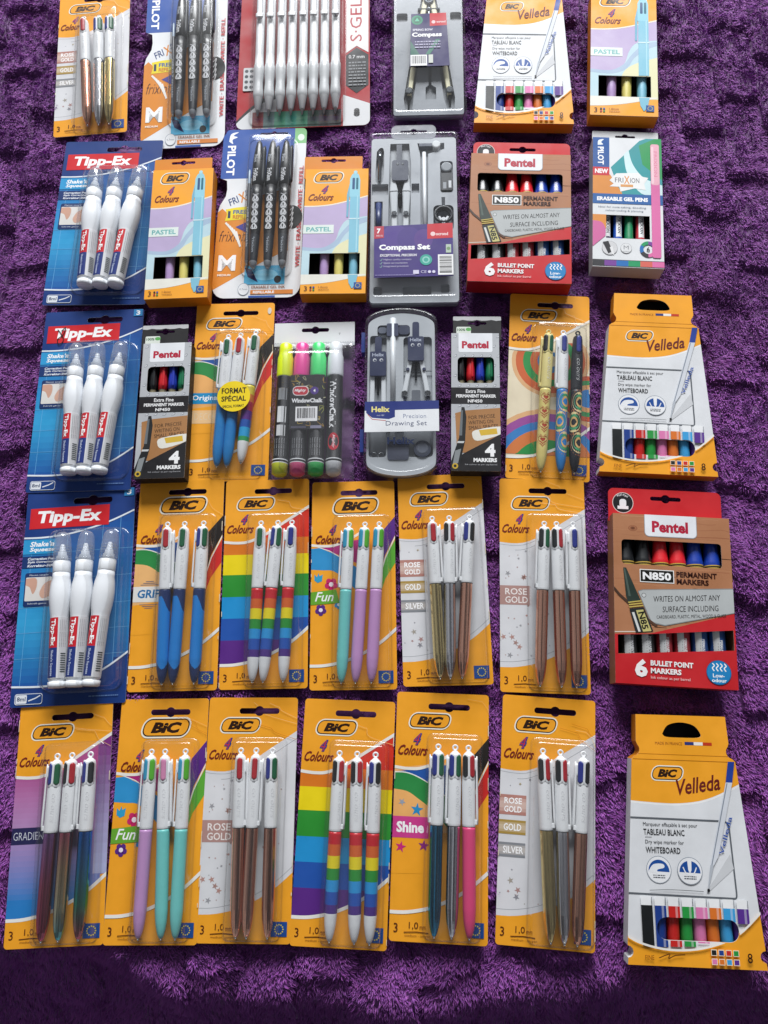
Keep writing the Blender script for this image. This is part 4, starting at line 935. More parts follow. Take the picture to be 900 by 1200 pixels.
def perm4(face, fl, label, T=.016):
    pk = Pack('fine_marker_box', face, 300, z=T, label=label, cat_='marker box', group='black and silver boxes of four fine markers', tilt=False)
    outl = rrect(0, 0, 100, 300); w1 = rrect(13, 54, 89, 112, 9)
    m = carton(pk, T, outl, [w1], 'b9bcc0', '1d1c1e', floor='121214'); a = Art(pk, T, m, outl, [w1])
    rr = random.Random(9)
    for i in range(9):
        for j in range(6):
            k = a.k; u = 8+j*18+(9 if i % 2 else 0); v = 8+i*22
            a.poly([(x, y) for x, y in cat([(u-4, v+3), (u, v-3), (u+4, v-3), (u+2, v+2), (u-4, v+3)], 3)][:-1], '84888e'); a.poly(cat([(u-3, v+2), (u, v-2), (u+3, v-2), (u+1, v+1), (u-3, v+2)], 3)[:-1], 'd2d4d8'); a.k = k
    a.k += 2
    a.poly(rrect(15, -1, 86, 43, 0, rs=(0, 0, 4, 4)), 'eceef2'); a.text('Pentel', 22, 18, 17, 'b81e3c', 56, bold=.045)
    a.rect(-1, 122, 101, 158, '1e1d20'); a.text('Extra Fine', 30, 126, 8, 'f0f0f0', 40, bold=.02); a.text('PERMANENT MARKER', 10, 137, 7, 'f0f0f0', 82, bold=.04); a.text('NF450', 34, 148, 7, 'f0f0f0', 30, bold=.03)
    a.poly([(8, 178), (30, 172), (100, 166), (101, 226), (30, 262), (12, 262)], 'ab7a4c')
    for i, (t, w) in enumerate((('FOR PRECISE', 54), ('WRITING ON', 50), ('SMALL SPACES', 60))): a.text(t, 35, 184+i*11, 8, '2a1a10', w, bold=.0, rot=-5)
    a.poly(cat([(42, 222), (50, 214), (101, 206), (101, 222), (60, 236), (46, 234), (42, 222)], 3)[:-1], 'e7e4da'); a.poly([(56, 214), (92, 210), (94, 222), (60, 226)], 'd8b33c')
    a.poly([(-1, 282), (28, 262), (101, 222), (101, 301), (-1, 301)], '1e1d20')
    a.poly([(21, 165), (27, 165), (31, 186), (28, 238), (14, 300), (0, 300), (0, 280), (16, 230)], '26282a'); a.poly([(20, 172), (24, 172), (22, 226), (16, 226)], '6c7276'); a.poly([(13, 238), (27, 238), (25, 242), (12, 242)], 'd0d2d2'); a.poly([(8, 258), (20, 254), (14, 284), (3, 288)], '8d9294')
    a.ell(8, 290, 6, 'c9a83a'); a.ell(8, 290, 3, '26282a')
    a.text('4', 68, 243, 27, 'f5f5f5', 21, bold=.05); a.text('MARKERS', 45, 273, 8.5, 'f5f5f5', 47, bold=.05); a.text('Ink colour as per cap/barrel', 28, 285, 4, 'b0b0b4', 64)
    m.build('carton', pk.root)
    for i, c in enumerate(('17191c', 'c82028', '2036a8', '17704a')):
        u = 21+i*20; R = 9*pk.sx; ax = Ax(pk.P(u, 30, T*.55), pk.P(u, 290, T*.55)); q = MB()
        lathe(q, ax, [(0, R*.6, c), (.02, R*.85, c), (.22, R, c), (.27, R*1.0, c), (.275, R*.8, 'c9c2a0'), (.33, R*.78, c), (1, R*.8, c)], 20, 'gloss'); pad(q, ax, .05, .26, 20, 14, R*.9, R*1.2, c, 'gloss', rnd=.2); q.build('marker', pk.root)
    def fa(a, u0, u1, vt):
        a.poly([(u0, vt)]+[(u0+(u1-u0)*i/10, vt+9+1.2*math.sin(i*2.2)) for i in range(11)]+[(u1, vt)], 'c9cacb'); a.rect(u0+7, vt*.52, u0+38, 1, 'dfe6dc', r=3); a.text('100%', u0+9, vt*.5+3, 6, '2a5a34', 17, bold=.03); a.ell(u0+33, vt*.5+5, 6, '5fae5a', ry=4)
    flap(pk, fl, T*.4, lambda u0, u1, vt: [slot((u0+u1)/2, vt+16, 20, 3, 7)], '232224', fa)
perm4([(167.5, 402), (221, 402), (217, 561), (155, 560)], [(168, 380), (221, 382)], 'black and silver box of four fine markers beside the correction pen card')
perm4([(530.7, 391), (587, 390), (587, 551), (529, 553)], [(531, 372), (587, 370)], 'black and silver box of four fine markers right of the rounded drawing set case')
def erasable_box(T=.018):
    pk = Pack('gel_pen_box', [(697, 162), (777, 162), (778.5, 314), (694.5, 313)], 210, z=T, label='small white box of erasable gel pens with green, teal, orange and pink print', cat_='pen box', tilt=False)
    outl = rrect(0, 0, 100, 210); w = rrect(19, 128, 81, 165)
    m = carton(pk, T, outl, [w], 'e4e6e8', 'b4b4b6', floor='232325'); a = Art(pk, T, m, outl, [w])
    a.poly([(26, 50), (68, 4), (80, -1), (101, -1), (101, 94), (40, 94)], '2f9aa0'); a.poly([(67, 12), (92, -1), (101, -1), (101, 70), (92, 62), (72, 44)], '2c9a58')
    a.poly(cat([(52, 20), (58, 44), (74, 66), (101, 78)], 5)+cat([(101, 94), (70, 92), (50, 60), (45, 28)], 5), 'd5eef0')
    a.poly([(-1, 62), (25, 62), (42, 92), (42, 94), (-1, 94)], 'e08f3a'); a.rect(-1, 46, 24, 64, 'cc2634')
    a.rect(-1, -1, 24, 50, '17549c'); a.text('PILOT', 16, 16, 9, 'ffffff', 30, bold=.03, rot=90); a.poly(cat([(7, 13), (8, 5), (16, 3), (12, 8), (15, 12), (7, 13)], 3)[:-1], 'eaf0f6')
    a.text('NEW', 3, 53, 7.5, 'ffffff', 19, bold=.04)
    a.poly([(24, 72), (34, 60), (66, 58), (70, 64), (80, 66), (74, 76), (76, 86), (60, 84), (40, 90), (38, 82), (24, 82), (30, 77)], 'f0f0ee')
    a.text('FRI', 32, 67, 8, '5a5a66', 12, bold=0); a.text('X', 45, 64, 13, 'e08f3a', 8, bold=.01); a.text('ION', 54, 67, 8, '5a5a66', 13); a.rect(40, 78, 58, 82, 'e0a060')
    a.rect(-1, 94, 101, 110, '1a5fa4'); a.text('ERASABLE GEL PENS', 6, 99, 6.5, 'ffffff', 73, bold=.05)
    a.text('Ideal for note-taking, doodling', 8, 114, 3.4, '5a6a80', 68); a.text('colour-coding & planning', 18, 119.5, 3.4, '5a6a80', 54)
    a.poly([(-1, 128), (19, 128), (19, 150), (-1, 156)], 'e08f3a'); a.poly([(-1, 140)]+cat([(-1, 138), (12, 140), (18, 150), (18, 162)], 4)+[(-1, 180)], 'd26aa0')
    a.rect(-1, 199, 101, 208.5, '333338')
    for i, c in enumerate(('333338', '7a3f9a', '1a6fb8', '1f9a62', 'd8685c', 'e06fa8')): a.rect(i*16.7-.2, 200, (i+1)*16.7, 208.5, c)
    a.ell(24, 181, 11, 'a8a9ac'); a.ell(24, 181, 10.4, 'd9d9da'); a.poly([(14, 172), (22, 170), (28, 186), (22, 190)], '2b2c30'); a.poly([(24, 180), (28, 178), (30, 192), (27, 190)], 'eeeeee')
    a.ell(47, 180.5, 8, 'a8a9ac'); a.ell(47, 180.5, 7.5, 'e6e7e8'); a.text('M', 43.5, 176.5, 6, '8a8c90', 7); a.text('medium', 42.5, 184.5, 1.8, '8a8c90', 9)
    for i, c in enumerate(('7a3f9a', 'd8685c', 'e06fa8', '333338', '1a6fb8', '1f9a62')): a.poly(ell(78, 181, 12, 12.4, 8, i*60-90, i*60-30)+ell(78, 181, 7, 7.2, 8, i*60-90, i*60-30)[::-1], c)
    a.text('6', 75.6, 177.6, 7, '26262a', 4.6, bold=.02)
    a.rect(83.5, 10, 96, 194, 'e070aa', r=3); a.rect(83.5, 10, 96, 78, 'ecb0c0', r=4); a.rect(84.5, 14, 88, 76, 'f4cdd6', r=1.5); a.text('FRIXION', 93, 22, 5, 'e489a4', 42, rot=90)
    m.build('carton', pk.root)
    for i, (u, c) in enumerate(((22, '4a4260'), (38, '2458b8'), (54, '1c8a58'), (70, 'c83a48'))):
        R = 6.2*pk.sx; ax = Ax(pk.P(u, 20, T*.55), pk.P(u, 200, T*.55)); q = MB()
        lathe(q, ax, [(0, R*.7, c), (.6, R, c), (.75, R, c), (.77, R*1.05, c), (1, R*.8, c)], 22, 'gloss', colf=lambda t, am, cc, i=i: 'e8e9ea' if (t < .77 and -40 < am < 45 and i != 2) else cc)
        if i != 2: cyl_text(q, ax, R*1.03, 'FRIXION', .60, .74, -10, 30, '55585e', bold=.03, mat='print')
        q.build('pen', pk.root)
    flap(pk, [(694, 154), (771, 155)], T*.4, lambda u0, u1, vt: [slot((u0+u1)/2, vt+9, 15, 2, 5)], 'd9dbdd')
erasable_box()
# ================================================================== window chalk bag
def chalk():
    pk = Pack('chalk_marker_bag', [(320, 380), (418, 378), (412, 561), (318, 562)], 200, label='clear hanging bag of yellow, pink, green and white chalk markers', cat_='marker bag')
    m = MB(); outl = rrect(0, 0, 100, 31); hl = slot(51, 10, 17, 2.6, 5); slab(m, pk, outl, [hl], .0010, .0018, 'dfe0e2', mat='gloss')
    a = Art(pk, .0018, m, outl, [hl], mat='gloss'); a.rect(0, 27, 100, 30.6, 'c2c4c8'); a.line([(80, 15), (82, 14.4), (81, 17)], .6, '4a4a4c')
    for i in range(33): k = a.k; a.line([(1+i*3, 26.6), (2.4+i*3, 26.6)], .5, '9c9ea2', clip=False); a.k = k
    m.build('bag_header', pk.root)
    for i, (ut, ub, c, cb) in enumerate(((17, 13.5, 'dcee20', 'bfc63c'), (37, 34.5, 'e8489c', 'c8507c'), (57, 56, '4ce07c', '3fae5c'), (78, 77, 'e2e6ea', 'c2c4c6'))):
        R = 9.6*pk.sx; ax = Ax(pk.P(ut, 34, .0012+R), pk.P(ub, 199, .0012+R)); K = '1c1d20'
        q = MB(); lathe(q, ax, [(.255, R*.93, K), (.27, R*.97, K), (.885, R*.97, K), (.888, R*.99, 'd8dadc'), (.895, R*.99, K), (.91, R*.99, 'd8dadc'), (.916, R*.99, cb), (.985, R*.93, cb), (1, R*.6, cb)], 28, 'gloss')
        if i == 3: cyl_text(q, ax, R*.99, 'WindowChalk', .30, .67, -34, 14, 'f2f3f4', bold=.04, mat='print'); disc(q, ax, lambda t: R*.985, .77, 0, .065, 42, 'c02638', .005); cyl_text(q, ax, R*1.0, 'Mighty', .72, .82, -10, 12, 'f0d8dc', shear=.3, mat='print')
        elif i == 0:
            for t0, t1, c_ in ((.36, .45, '8a8d90'), (.5, .62, 'd9dbdc'), (.64, .72, 'c9cbcc')):
                V = [ax.pt(t, an, R*.985) for t in (t0, t1) for an in (-30, -10, 10, 35)]; q.add(V, [(j, j+1, j+5, j+4)[::-1] for j in range(3)], c_, 'print')
        if i < 3:
            for j in range(5): cyl_text(q, ax, R*.99, 'liquid chalk marker', .74, .87, -44+j*18, -36+j*18, 'b8babd', mat='print')
            cyl_text(q, ax, R*.99, '>>>><<<>><<>', .28, .40, -50, 50, 'a08a3c', mat='print', bold=-.02)
        mk = q.build('chalk_marker', pk.root)
        q = MB(); lathe(q, ax, [(0, R*.7, c), (.008, R*.82, c), (.06, R*.84, c), (.09, R*.88, c), (.11, R*1.0, c), (.25, R*1.02, c), (.262, R*1.0, 'a8aaac'), (.268, R*.95, 'a8aaac')], 28, 'gloss'); q.build('cap', mk)
    m = MB(); zt = .0012+2*9.6*pk.sx+.0006; zt *= .97
    lab = rrect(25, 78, 66, 146); slab(m, pk, lab, [], zt-.0003, zt, '17171a'); a = Art(pk, zt, m, lab, [])
    rr = random.Random(2)
    for i in range(34):
        u, v = rr.uniform(26, 64), rr.uniform(79, 144); k = a.k
        a.line(cat([(u, v), (u+rr.uniform(-5, 5), v+rr.uniform(-5, 5)), (u+rr.uniform(-5, 5), v+rr.uniform(-5, 5)), (u+rr.uniform(-5, 5), v+rr.uniform(-4, 4))], 3), .5, rr.choice(('c8a83c', 'b8903c', '9fa23c', 'c8c4a0')), clip=False); a.k = k
    a.k += 1
    a.poly(rrect(28, 92, 47, 104, 5), 'f0f0f0'); a.poly(rrect(28.7, 92.8, 46.3, 103.2, 4.6), 'c02638'); a.text('Mighty', 30, 95.6, 4.5, 'ffffff', 14, shear=.3, bold=.02); a.ell(54, 98, 5, '4a2c86'); a.text('4', 52.7, 96, 4, 'ffffff', 2.6, bold=.03)
    a.rect(26, 105, 65, 115, '101013'); a.text('WindowChalk', 27, 107.5, 5.6, 'f3f4f5', 37, bold=.04); a.barcode(32, 118, 26, 18); a.rect(27, 142, 45, 144.6, '4c4a5c'); a.rect(50, 141.5, 63, 145, '8a88a0')
    m.build('label_card', pk.root)
    m = MB(); V = []; F = []; nx, ny = 26, 34
    for j in range(ny+1):
        for i in range(nx+1):
            u = -.5+101*i/nx; v = 29+172*j/ny; e = min(i, nx-i)/nx; b = min(1, e*6)*min(1, (j+.4)/4)*min(1, (ny-j+.5)/2.5)
            V.append(pk.P(u, v, .0012+(zt+.0006)*b+.0007*math.sin(u*.5+v*.21)*math.cos(v*.33)*(1-b*.6)))
    for j in range(ny):
        for i in range(nx): F.append((j*(nx+1)+i, j*(nx+1)+i+1, (j+1)*(nx+1)+i+1, (j+1)*(nx+1)+i)[::-1])
    m.add(V, F, 'ffffff', 'film', True); m.build('clear_bag', pk.root)
chalk()
# ================================================================== compass cases
def tray(pk, outl, T, rim=3.0, col='8d9196', rec=()):
    """moulded tray with real sunken recesses"""
    m = MB(); slab(m, pk, outl, list(rec), T*.45, T*.5, col, mat='plastic')
    slab(m, pk, outl, [], .0003, T*.26, mix(col, '000000', .12), mat='plastic')  # recess floor mixed darker, shade painted into the tray colour
    for h in rec:
        n = len(h); V = [pk.P(*p, T*.48) for p in h]+[pk.P(*p, T*.25) for p in h]
        m.add(V, [(i, (i+1) % n, (i+1) % n+n, i+n) for i in range(n)], mix(col, '000000', .05), 'plastic')  # recess walls also carry a little painted shade
    n = len(outl); V = [pk.P(*p, T*.5) for p in outl]+[pk.P(*p, .0003) for p in outl]
    m.add(V, [(i, (i+1) % n, (i+1) % n+n, i+n)[::-1] for i in range(n)], col, 'plastic')
    return m.build('tray', pk.root)
def offs(outl, d, V):
    out = []
    for (u, v) in outl:
        vm = (min(p[1] for p in outl)+max(p[1] for p in outl))/2; out.append((50+(u-50)*(1-d/50), vm+(v-vm)*(1-d*2/V)))
    return out
def lid(pk, outl, T, V):
    m = MB(); st = [(0, .02), (0.2, .55), (0, .57), (.3, .72), (.9, .84), (1.8, .92), (2.9, .965), (4, .99), (5.5, 1.0), (6.2, .975), (7.2, .975), (14, .985)]
    rings = [offs(outl, d, V) for d, _ in st]; n = len(outl); P = []
    for (d, z), R in zip(st, rings): P += [pk.P(p[0], p[1], .0004+T*z) for p in R]
    F = [(j*n+i, j*n+(i+1) % n, (j+1)*n+(i+1) % n, (j+1)*n+i)[::-1] for j in range(len(st)-1) for i in range(n)]
    F.append(tuple((len(st)-1)*n+i for i in range(n))[::-1])
    m.add(P, F, 'ffffff', 'lid', True); return m.build('clear_lid', pk.root)
def bar(m, pk, a, b, w0, w1, z0, z1, col, mat='metal'):
    """flat tapered bar from a to b (u,v)"""
    A, B_ = pk.P(*a), pk.P(*b); d = (B_-A)/np.linalg.norm(B_-A); s = np.array([-d[1], d[0], 0])
    w0 *= pk.sx/2; w1 *= pk.sx/2; V = []
    for z, k in ((z0, 1), (z1-.0006, 1), (z1, .7)):
        for p, w in ((A, w0), (B_, w1)):
            for q in (-1, 1): V.append(p+s*q*w*k+np.array([0, 0, z]))
    F = []
    for o in (0, 4): F += [(o, o+2, o+6, o+4), (o+1, o+5, o+7, o+3), (o, o+4, o+5, o+1), (o+2, o+3, o+7, o+6)]
    F.append((8, 10, 11, 9)); m.add(V, F, col, mat)
def knob(m, pk, u, v, r, z0, z1, col, mat='metal', n=18):
    R = r*pk.sx; c = pk.P(u, v); V = []; 
    for z, k in ((z0, 1), (z1-.0004, 1), (z1, .8)):
        for i in range(n): V.append(c+np.array([R*k*math.cos(2*PI*i/n), R*k*math.sin(2*PI*i/n), z]))
    F = [(j*n+i, j*n+(i+1) % n, (j+1)*n+(i+1) % n, (j+1)*n+i) for j in (0, 1) for i in range(n)]+[tuple(2*n+i for i in range(n))]
    m.add(V, F, col, mat)
def blob(m, pk, pts, z0, z1, col, mat='plastic'):
    slab(m, pk, pts, [], z0, z1, col, mat=mat)
def set7():
    V = 212; T = .017
    pk = Pack('compass_set_case', [(432, 154), (538.5, 150), (541.6, 353), (429.6, 354)], V, z=T*.9, label='clear rectangular case of a seven-piece compass set with purple label', cat_='compass set', tilt=False)
    outl = rrect(0, 2, 100, V, 4); m = MB(); tb = rrect(25, -12, 75, 6, 6); hl = slot(50, -3.5, 15, 1.8, 4); slab(m, pk, tb, [hl], T*.45, T*.52, 'ffffff', mat='frost'); m.build('hang_tab', pk.root)
    rec = [cat([(9, 22), (13, 17), (17, 22), (16, 60), (8, 60), (9, 22)], 3)[:-1], [(24, 12), (45, 12), (47, 40), (46, 120), (22, 120), (23, 40)], [(54, 12), (84, 12), (84, 20), (66, 26), (65, 125), (57, 125), (57, 26)],
           [(7, 86), (16, 86), (16, 122), (7, 122)], rrect(79, 36, 93, 76, 3), rrect(71, 92, 93, 124, 5), [(4, 64), (22, 64), (22, 78), (4, 78)], [(47.5, 64), (56, 64), (56, 76), (47.5, 76)], rrect(7, 190, 16, 200, 2), rrect(38, 190, 68, 200, 2), rrect(78, 188, 87, 198, 2)]
    tray(pk, offs(outl, 3, V), T, rec=rec, col='b4b8bd')
    m = MB(); N = '343a50'; z = T*.277
    blob(m, pk, [(31, 14), (37, 14), (37, 38), (31, 38)], z, z+.005, '3a4050'); blob(m, pk, rrect(26, 36, 44, 62, 3), z, z+.007, N)
    for s_ in (-1, 1):
        bar(m, pk, (35+s_*8, 54), (35+s_*7, 74), 3, 9, z, z+.0055, 'd6d9dc', 'gloss'); bar(m, pk, (35+s_*7, 72), (35+s_*6.3, 104), 9, 6.5, z, z+.005, 'cfd3d6', 'gloss'); bar(m, pk, (35+s_*6.3, 100), (35+s_*6, 150), 6, 6, z, z+.004, 'dfe2e4', 'gloss')
        knob(m, pk, 35+s_*6.4, 102, 2.8, z, z+.0062, 'b8bcc0'); knob(m, pk, 35+s_*2.6, 41, 1.4, z, z+.0075, 'c8ccd0')
    bar(m, pk, (35, 60), (35, 92), 3, 3, z, z+.004, '3a3c40'); knob(m, pk, 35, 80, 2.6, z, z+.006, '2a2c30'); m.build('spring_bow_compass', pk.root)
    m = MB(); ax = Ax(pk.P(61.5, 24, z+.003), pk.P(62, 150, z+.003)); lathe(m, ax, [(0, .0021, 'e6e8ea'), (1, .0021, 'e6e8ea')], 14, 'gloss')
    bar(m, pk, (56, 16), (74, 16), 5, 5, z, z+.006, '3a4056', 'plastic'); knob(m, pk, 75, 16, 4.6, z, z+.007, 'dcdedf', 'gloss'); m.build('beam', pk.root)
    m = MB(); ax = Ax(pk.P(12.5, 22, z+.002), pk.P(12, 58, z+.002)); lathe(m, ax, [(0, .003, '6a6e74'), (.3, .0034, '888c92'), (.32, .002, 'a8acb0'), (1, .002, 'a8acb0')], 14, 'metal'); m.build('pen_holder', pk.root)
    m = MB(); ax = Ax(pk.P(11.5, 88, z+.002), pk.P(11.5, 124, z+.002)); lathe(m, ax, [(0, .0032, '26386c'), (1, .0032, '26386c')], 14, 'plastic'); m.build('lead_tube', pk.root)
    m = MB(); knob(m, pk, 86, 44, 6, z, z+.005, '8c9196', 'gloss'); blob(m, pk, rrect(80, 52, 92, 74, 1), z, z+.005, '1f2226'); a = Art(pk, z+.005, m); a.rect(82, 64, 85.5, 72, 'a8acb0'); a.rect(88, 62, 91, 71, 'e4e6e8'); m.build('sharpener', pk.root)
    m = MB(); torus(m, pk.P(82, 103, z+.003), 9.4*pk.sx, .0016, '2a2d30'); bar(m, pk, (82, 82), (82, 94), 5, 4, z, z+.004, '9a9ea4'); knob(m, pk, 82, 103, 7, z, z+.002, '4a4e54'); knob(m, pk, 82, 110, 2.6, z, z+.005, 'e8eaec', 'gloss'); bar(m, pk, (77, 106), (82, 114), 3, 3, z, z+.004, 'e8eaec', 'gloss'); bar(m, pk, (87, 106), (82, 114), 3, 3, z, z+.004, 'e8eaec', 'gloss'); m.build('universal_adapter', pk.root)
    lid(pk, outl, T, V)
    zl = T*1.01+.0005; m = MB(); lab = [(7.5, 124), (91, 121), (91, 184), (8, 185)]; slab(m, pk, lab, [], zl-.0003, zl, '43337c'); a = Art(pk, zl, m, lab, [])
    for i, (c, u) in enumerate((('54408c', 30), ('4c3a86', 45), ('5a3f88', 60))): a.poly(ell(u, 140, 16-i*3, 18-i*3, 20), c)
    a.poly([(64, 120), (92, 118), (92, 139), (64, 140)], 'c8343e'); a.ell(70, 134, 2.6, 'f0d0d0'); a.text('helix', 74, 132, 4.4, 'f3dcdc', 12, bold=.03) if False else a.text('ocrond', 73, 132.2, 3.8, 'f3dcdc', 13, bold=.03)
    a.poly([(7, 123), (18, 123), (18, 138), (7, 139)], 'b83a4c'); a.text('7', 10.5, 126.5, 6, 'ffffff', 4, bold=.04); a.text('PIECES', 10, 134.4, 1.8, 'f0e0e6', 7)
    a.text('Compass Set', 13, 146, 8.6, 'ffffff', 54, bold=.045); a.text('EXCEPTIONAL PRECISION', 14, 157.5, 3, 'f0eef6', 39, bold=.03, shear=.2)
    for i in range(3): a.line([(14, 164.5+i*4), (15, 165.6+i*4), (16.6, 163+i*4)], .5, '9fd0c0'); a.text(('Highest quality compass', 'Quick set mechanism', 'Integrated precision')[i], 18, 163+i*4, 2.5, 'd0cce4', (29, 25, 26)[i])
    a.ell(62.5, 165, 6.4, '3fa898'); a.ell(62.5, 165, 4, '8fd0c4'); a.ell(62.5, 165, 2.4, '3fa898'); a.rect(83.5, 147, 89, 157, 'b8c8b8'); a.ell(86.2, 152, 2, '7a9a70')
    a.barcode(75, 159, 16, 24, vert=True); a.rect(49, 177, 55, 181.5, 'd8d4ea'); a.text('CE', 57, 177.5, 3.2, 'd8d4ea', 6); a.ell(66, 179.2, 1.7, 'd8d4ea'); a.ell(70.5, 179.2, 1.7, 'd8d4ea'); a.greek(9, 182, 42, 1, '8f86b8')
    m.build('label_card', pk.root)
set7()
def bow():
    V = 205; T = .017
    pk = Pack('compass_case', [(456, -38), (545, -38), (545.5, 131), (460, 134)], V+37, z=T*.9, label='clear case of a spring bow compass in the top row, with purple and red label', cat_='compass', tilt=False)
    pk.voff = 37; outl = rrect(0, -37, 100, V, 4)
    rec = [[(42, 4), (60, 4), (66, 40), (85, 170), (84, 186), (74, 186), (70, 170), (58, 60), (54, 60), (54, 150), (60, 154), (60, 172), (46, 172), (46, 154), (50, 150), (50, 60), (44, 60), (30, 170), (28, 188), (19, 188), (17, 170), (36, 40)],
           rrect(7, 34, 22, 48, 3), rrect(80, 34, 95, 48, 3)]
    tray(pk, rrect(3.5, -34, 96.5, V-9, 3), T, rec=rec, col='8e9298')
    m = MB(); z = T*.27
    for s_ in (-1, 1):
        bar(m, pk, (51+s_*4, 14), (51+s_*17, 90), 7, 8, z, z+.006, 'e4dcb4', 'gloss'); bar(m, pk, (51+s_*17, 88), (51+s_*26.5, 166), 7, 5.5, z, z+.0055, 'e8e0b8', 'gloss')
        knob(m, pk, 51+s_*27, 160, 5, z, z+.0068, '8c9094'); bar(m, pk, (51+s_*27, 164), (51+s_*27.5, 184), 5, 1.5, z, z+.004, '2a2d30')
    knob(m, pk, 51, 16, 7, z, z+.0075, '5c6066'); knob(m, pk, 51, 16, 3, z, z+.0082, 'c8ccd0'); bar(m, pk, (36, 30), (66, 30), 3.5, 3.5, z, z+.006, '33363c'); bar(m, pk, (51, 2), (51, 40), 5, 3, z, z+.005, 'b0b4b8'); m.build('compass', pk.root)
    lid(pk, outl, T, V)
    zl = T*1.01+.0005; m = MB(); lab = [(27, 47), (74, 46), (78, 130), (25, 131)]; slab(m, pk, lab, [], zl-.0003, zl, '332c62'); a = Art(pk, zl, m, lab, [])
    a.poly([(52, 45), (77, 45), (77, 66), (52, 67)], 'c8343e'); a.ell(57, 60.5, 2.6, 'f0d0d0'); a.text('ocrond', 61, 58.5, 3.4, 'f3dcdc', 12, bold=.03); a.ell(35, 57, 7.6, '2f8f6c'); a.ell(35, 57, 5, '226a54'); a.poly(star(35, 57, 4, 3, .45), '5fc09c')
    a.poly([(26, 90), (48, 130), (26, 130)], '2f6a5c'); a.poly([(60, 88), (66, 88), (52, 112), (46, 112)], '3a7a68')
    a.text('SPRING BOW', 29, 71, 3.6, 'e4e2f0', 27, bold=.03); a.text('Compass', 28, 77, 9, 'ffffff', 40, bold=.04); a.greek(32, 91, 34, 1.8, 'b8b4d0', rows=3, gap=4.6); a.barcode(26, 113, 22, 17); a.rect(50, 113, 56, 126, 'd0d4cc'); a.text('ocrond', 73.5, 92, 3, 'c8c4dc', 24, rot=90) if False else None
    m.build('label_card', pk.root)
bow()
def helix():
    V = 245; T = .018
    pk = Pack('drawing_set_case', [(427, 361), (512, 361), (515, 559), (425, 559)], V, z=T*.8, label='clear case of a drawing set with curved ends and blue and white label', cat_='drawing set', tilt=False)
    outl = cat([(0, 24), (3, 13), (20, 4), (50, 0), (80, 4), (97, 13), (100, 24)], 5)+cat([(100, 222), (97, 232), (80, 241), (50, 245), (20, 241), (3, 232), (0, 222)], 5)
    rec = [rrect(17, 22, 62, 40, 5), rrect(7, 38, 30, 215, 4), rrect(35, 41, 42, 215, 1), rrect(53, 40.5, 92, 215, 5)]
    tray(pk, offs(outl, 4, V), T, rec=rec, col='bcc0c4')
    m = MB(); z = T*.27; N = '2f3656'
    for (cx, v0, sp) in ((18.5, 40, 0), (70, 18, 5)):
        blob(m, pk, rrect(cx-4.6, v0, cx+4.6, v0+30, 3), z, z+.005, N); blob(m, pk, rrect(cx-11, v0+24, cx+11, v0+60, 2.5), z, z+.0075, N)
        a = Art(pk, z+.0075, m, mat='plastic'); a.text('Helix', cx-8, v0+26.5, 5, 'c0c6d8', 16, bold=.02); a.ell(cx-4.5, v0+37, 2.4, 'e0e2e6'); a.ell(cx+4.5, v0+37, 2.4, 'e0e2e6'); a.ell(cx-4.2, v0+37.5, 1.6, '3a4060'); a.ell(cx+4.8, v0+37.5, 1.6, '3a4060')
        for s_ in (-1, 1):
            bar(m, pk, (cx+s_*7.5, v0+58), (cx+s_*(8+sp*1.6), v0+110), 6, 6.5, z, z+.005, 'dfe2e5', 'gloss')
            if sp: knob(m, pk, cx+s_*11, v0+72, 2.4, z, z+.0065, '2f3656', 'plastic'); knob(m, pk, cx+s_*15.5, v0+107, 4.2, z, z+.0062, 'c8ccce'); bar(m, pk, (cx+s_*16, v0+110), (cx+s_*16, v0+128), 5, 3, z, z+.004, '3a4056', 'plastic')
        bar(m, pk, (cx, v0+60), (cx, v0+84), 3, 3, z, z+.004, '4a4e58')
        if sp: bar(m, pk, (cx-26, v0+73), (cx+26, v0+73), 1, 1, z+.002, z+.003, 'd0d4d8')
        else: knob(m, pk, cx-4.8, 212, 4.4, z, z+.004, 'd2d6d8'); knob(m, pk, cx+4.8, 212, 4.4, z, z+.004, 'd2d6d8')
    m.build('compass', pk.root)
    m = MB(); ax = Ax(pk.P(38.5, 12, z+.004), pk.P(39, 150, z+.004)); lathe(m, ax, [(0, .0028, 'dfe2e4'), (1, .0028, 'dfe2e4')], 12, 'gloss'); blob(m, pk, rrect(30, 21, 46, 40, 2), z, z+.0065, '474d66'); blob(m, pk, rrect(46, 22, 62, 36, 5), z, z+.004, '3a4056'); blob(m, pk, rrect(18, 25, 30, 34, 4), z, z+.004, '5a6070'); m.build('beam', pk.root)
    m = MB(); blob(m, pk, rrect(32, 194, 60, 219, 4), z, z+.005, '5c6070'); m.build('lead_case', pk.root)
    m = MB(); knob(m, pk, 78, 204, 11.5, z, z+.006, '4c5162', 'plastic', 28); knob(m, pk, 78, 204, 8, z, z+.0066, '6a6f7c', 'plastic', 28); m.build('sharpener', pk.root)
    m = MB(); z1 = T*.49; blob(m, pk, rrect(64, 120, 76, 142, 2), z1, z1+.0008, '6c7078'); a = Art(pk, T*1.005+.0004, m, mat='plastic'); a.text('Helix', 32, 192, 10, '26304e', 36, bold=.03); m.build('lid_lettering', pk.root)
    lid(pk, outl, T, V)
    m = MB(); 
    for v0, v1 in ((36, 66), (178, 210)): blob(m, pk, rrect(-4.5, v0, .2, v1, 1), T*.2, T*.75, '26387c')
    m.build('hinge', pk.root)
    zl = T*1.02+.0006; m = MB(); lab = [(2, 142), (100, 141), (100, 184), (2, 185)]; slab(m, pk, lab, [], zl-.0003, zl, 'e9ebee'); a = Art(pk, zl, m, lab, [])
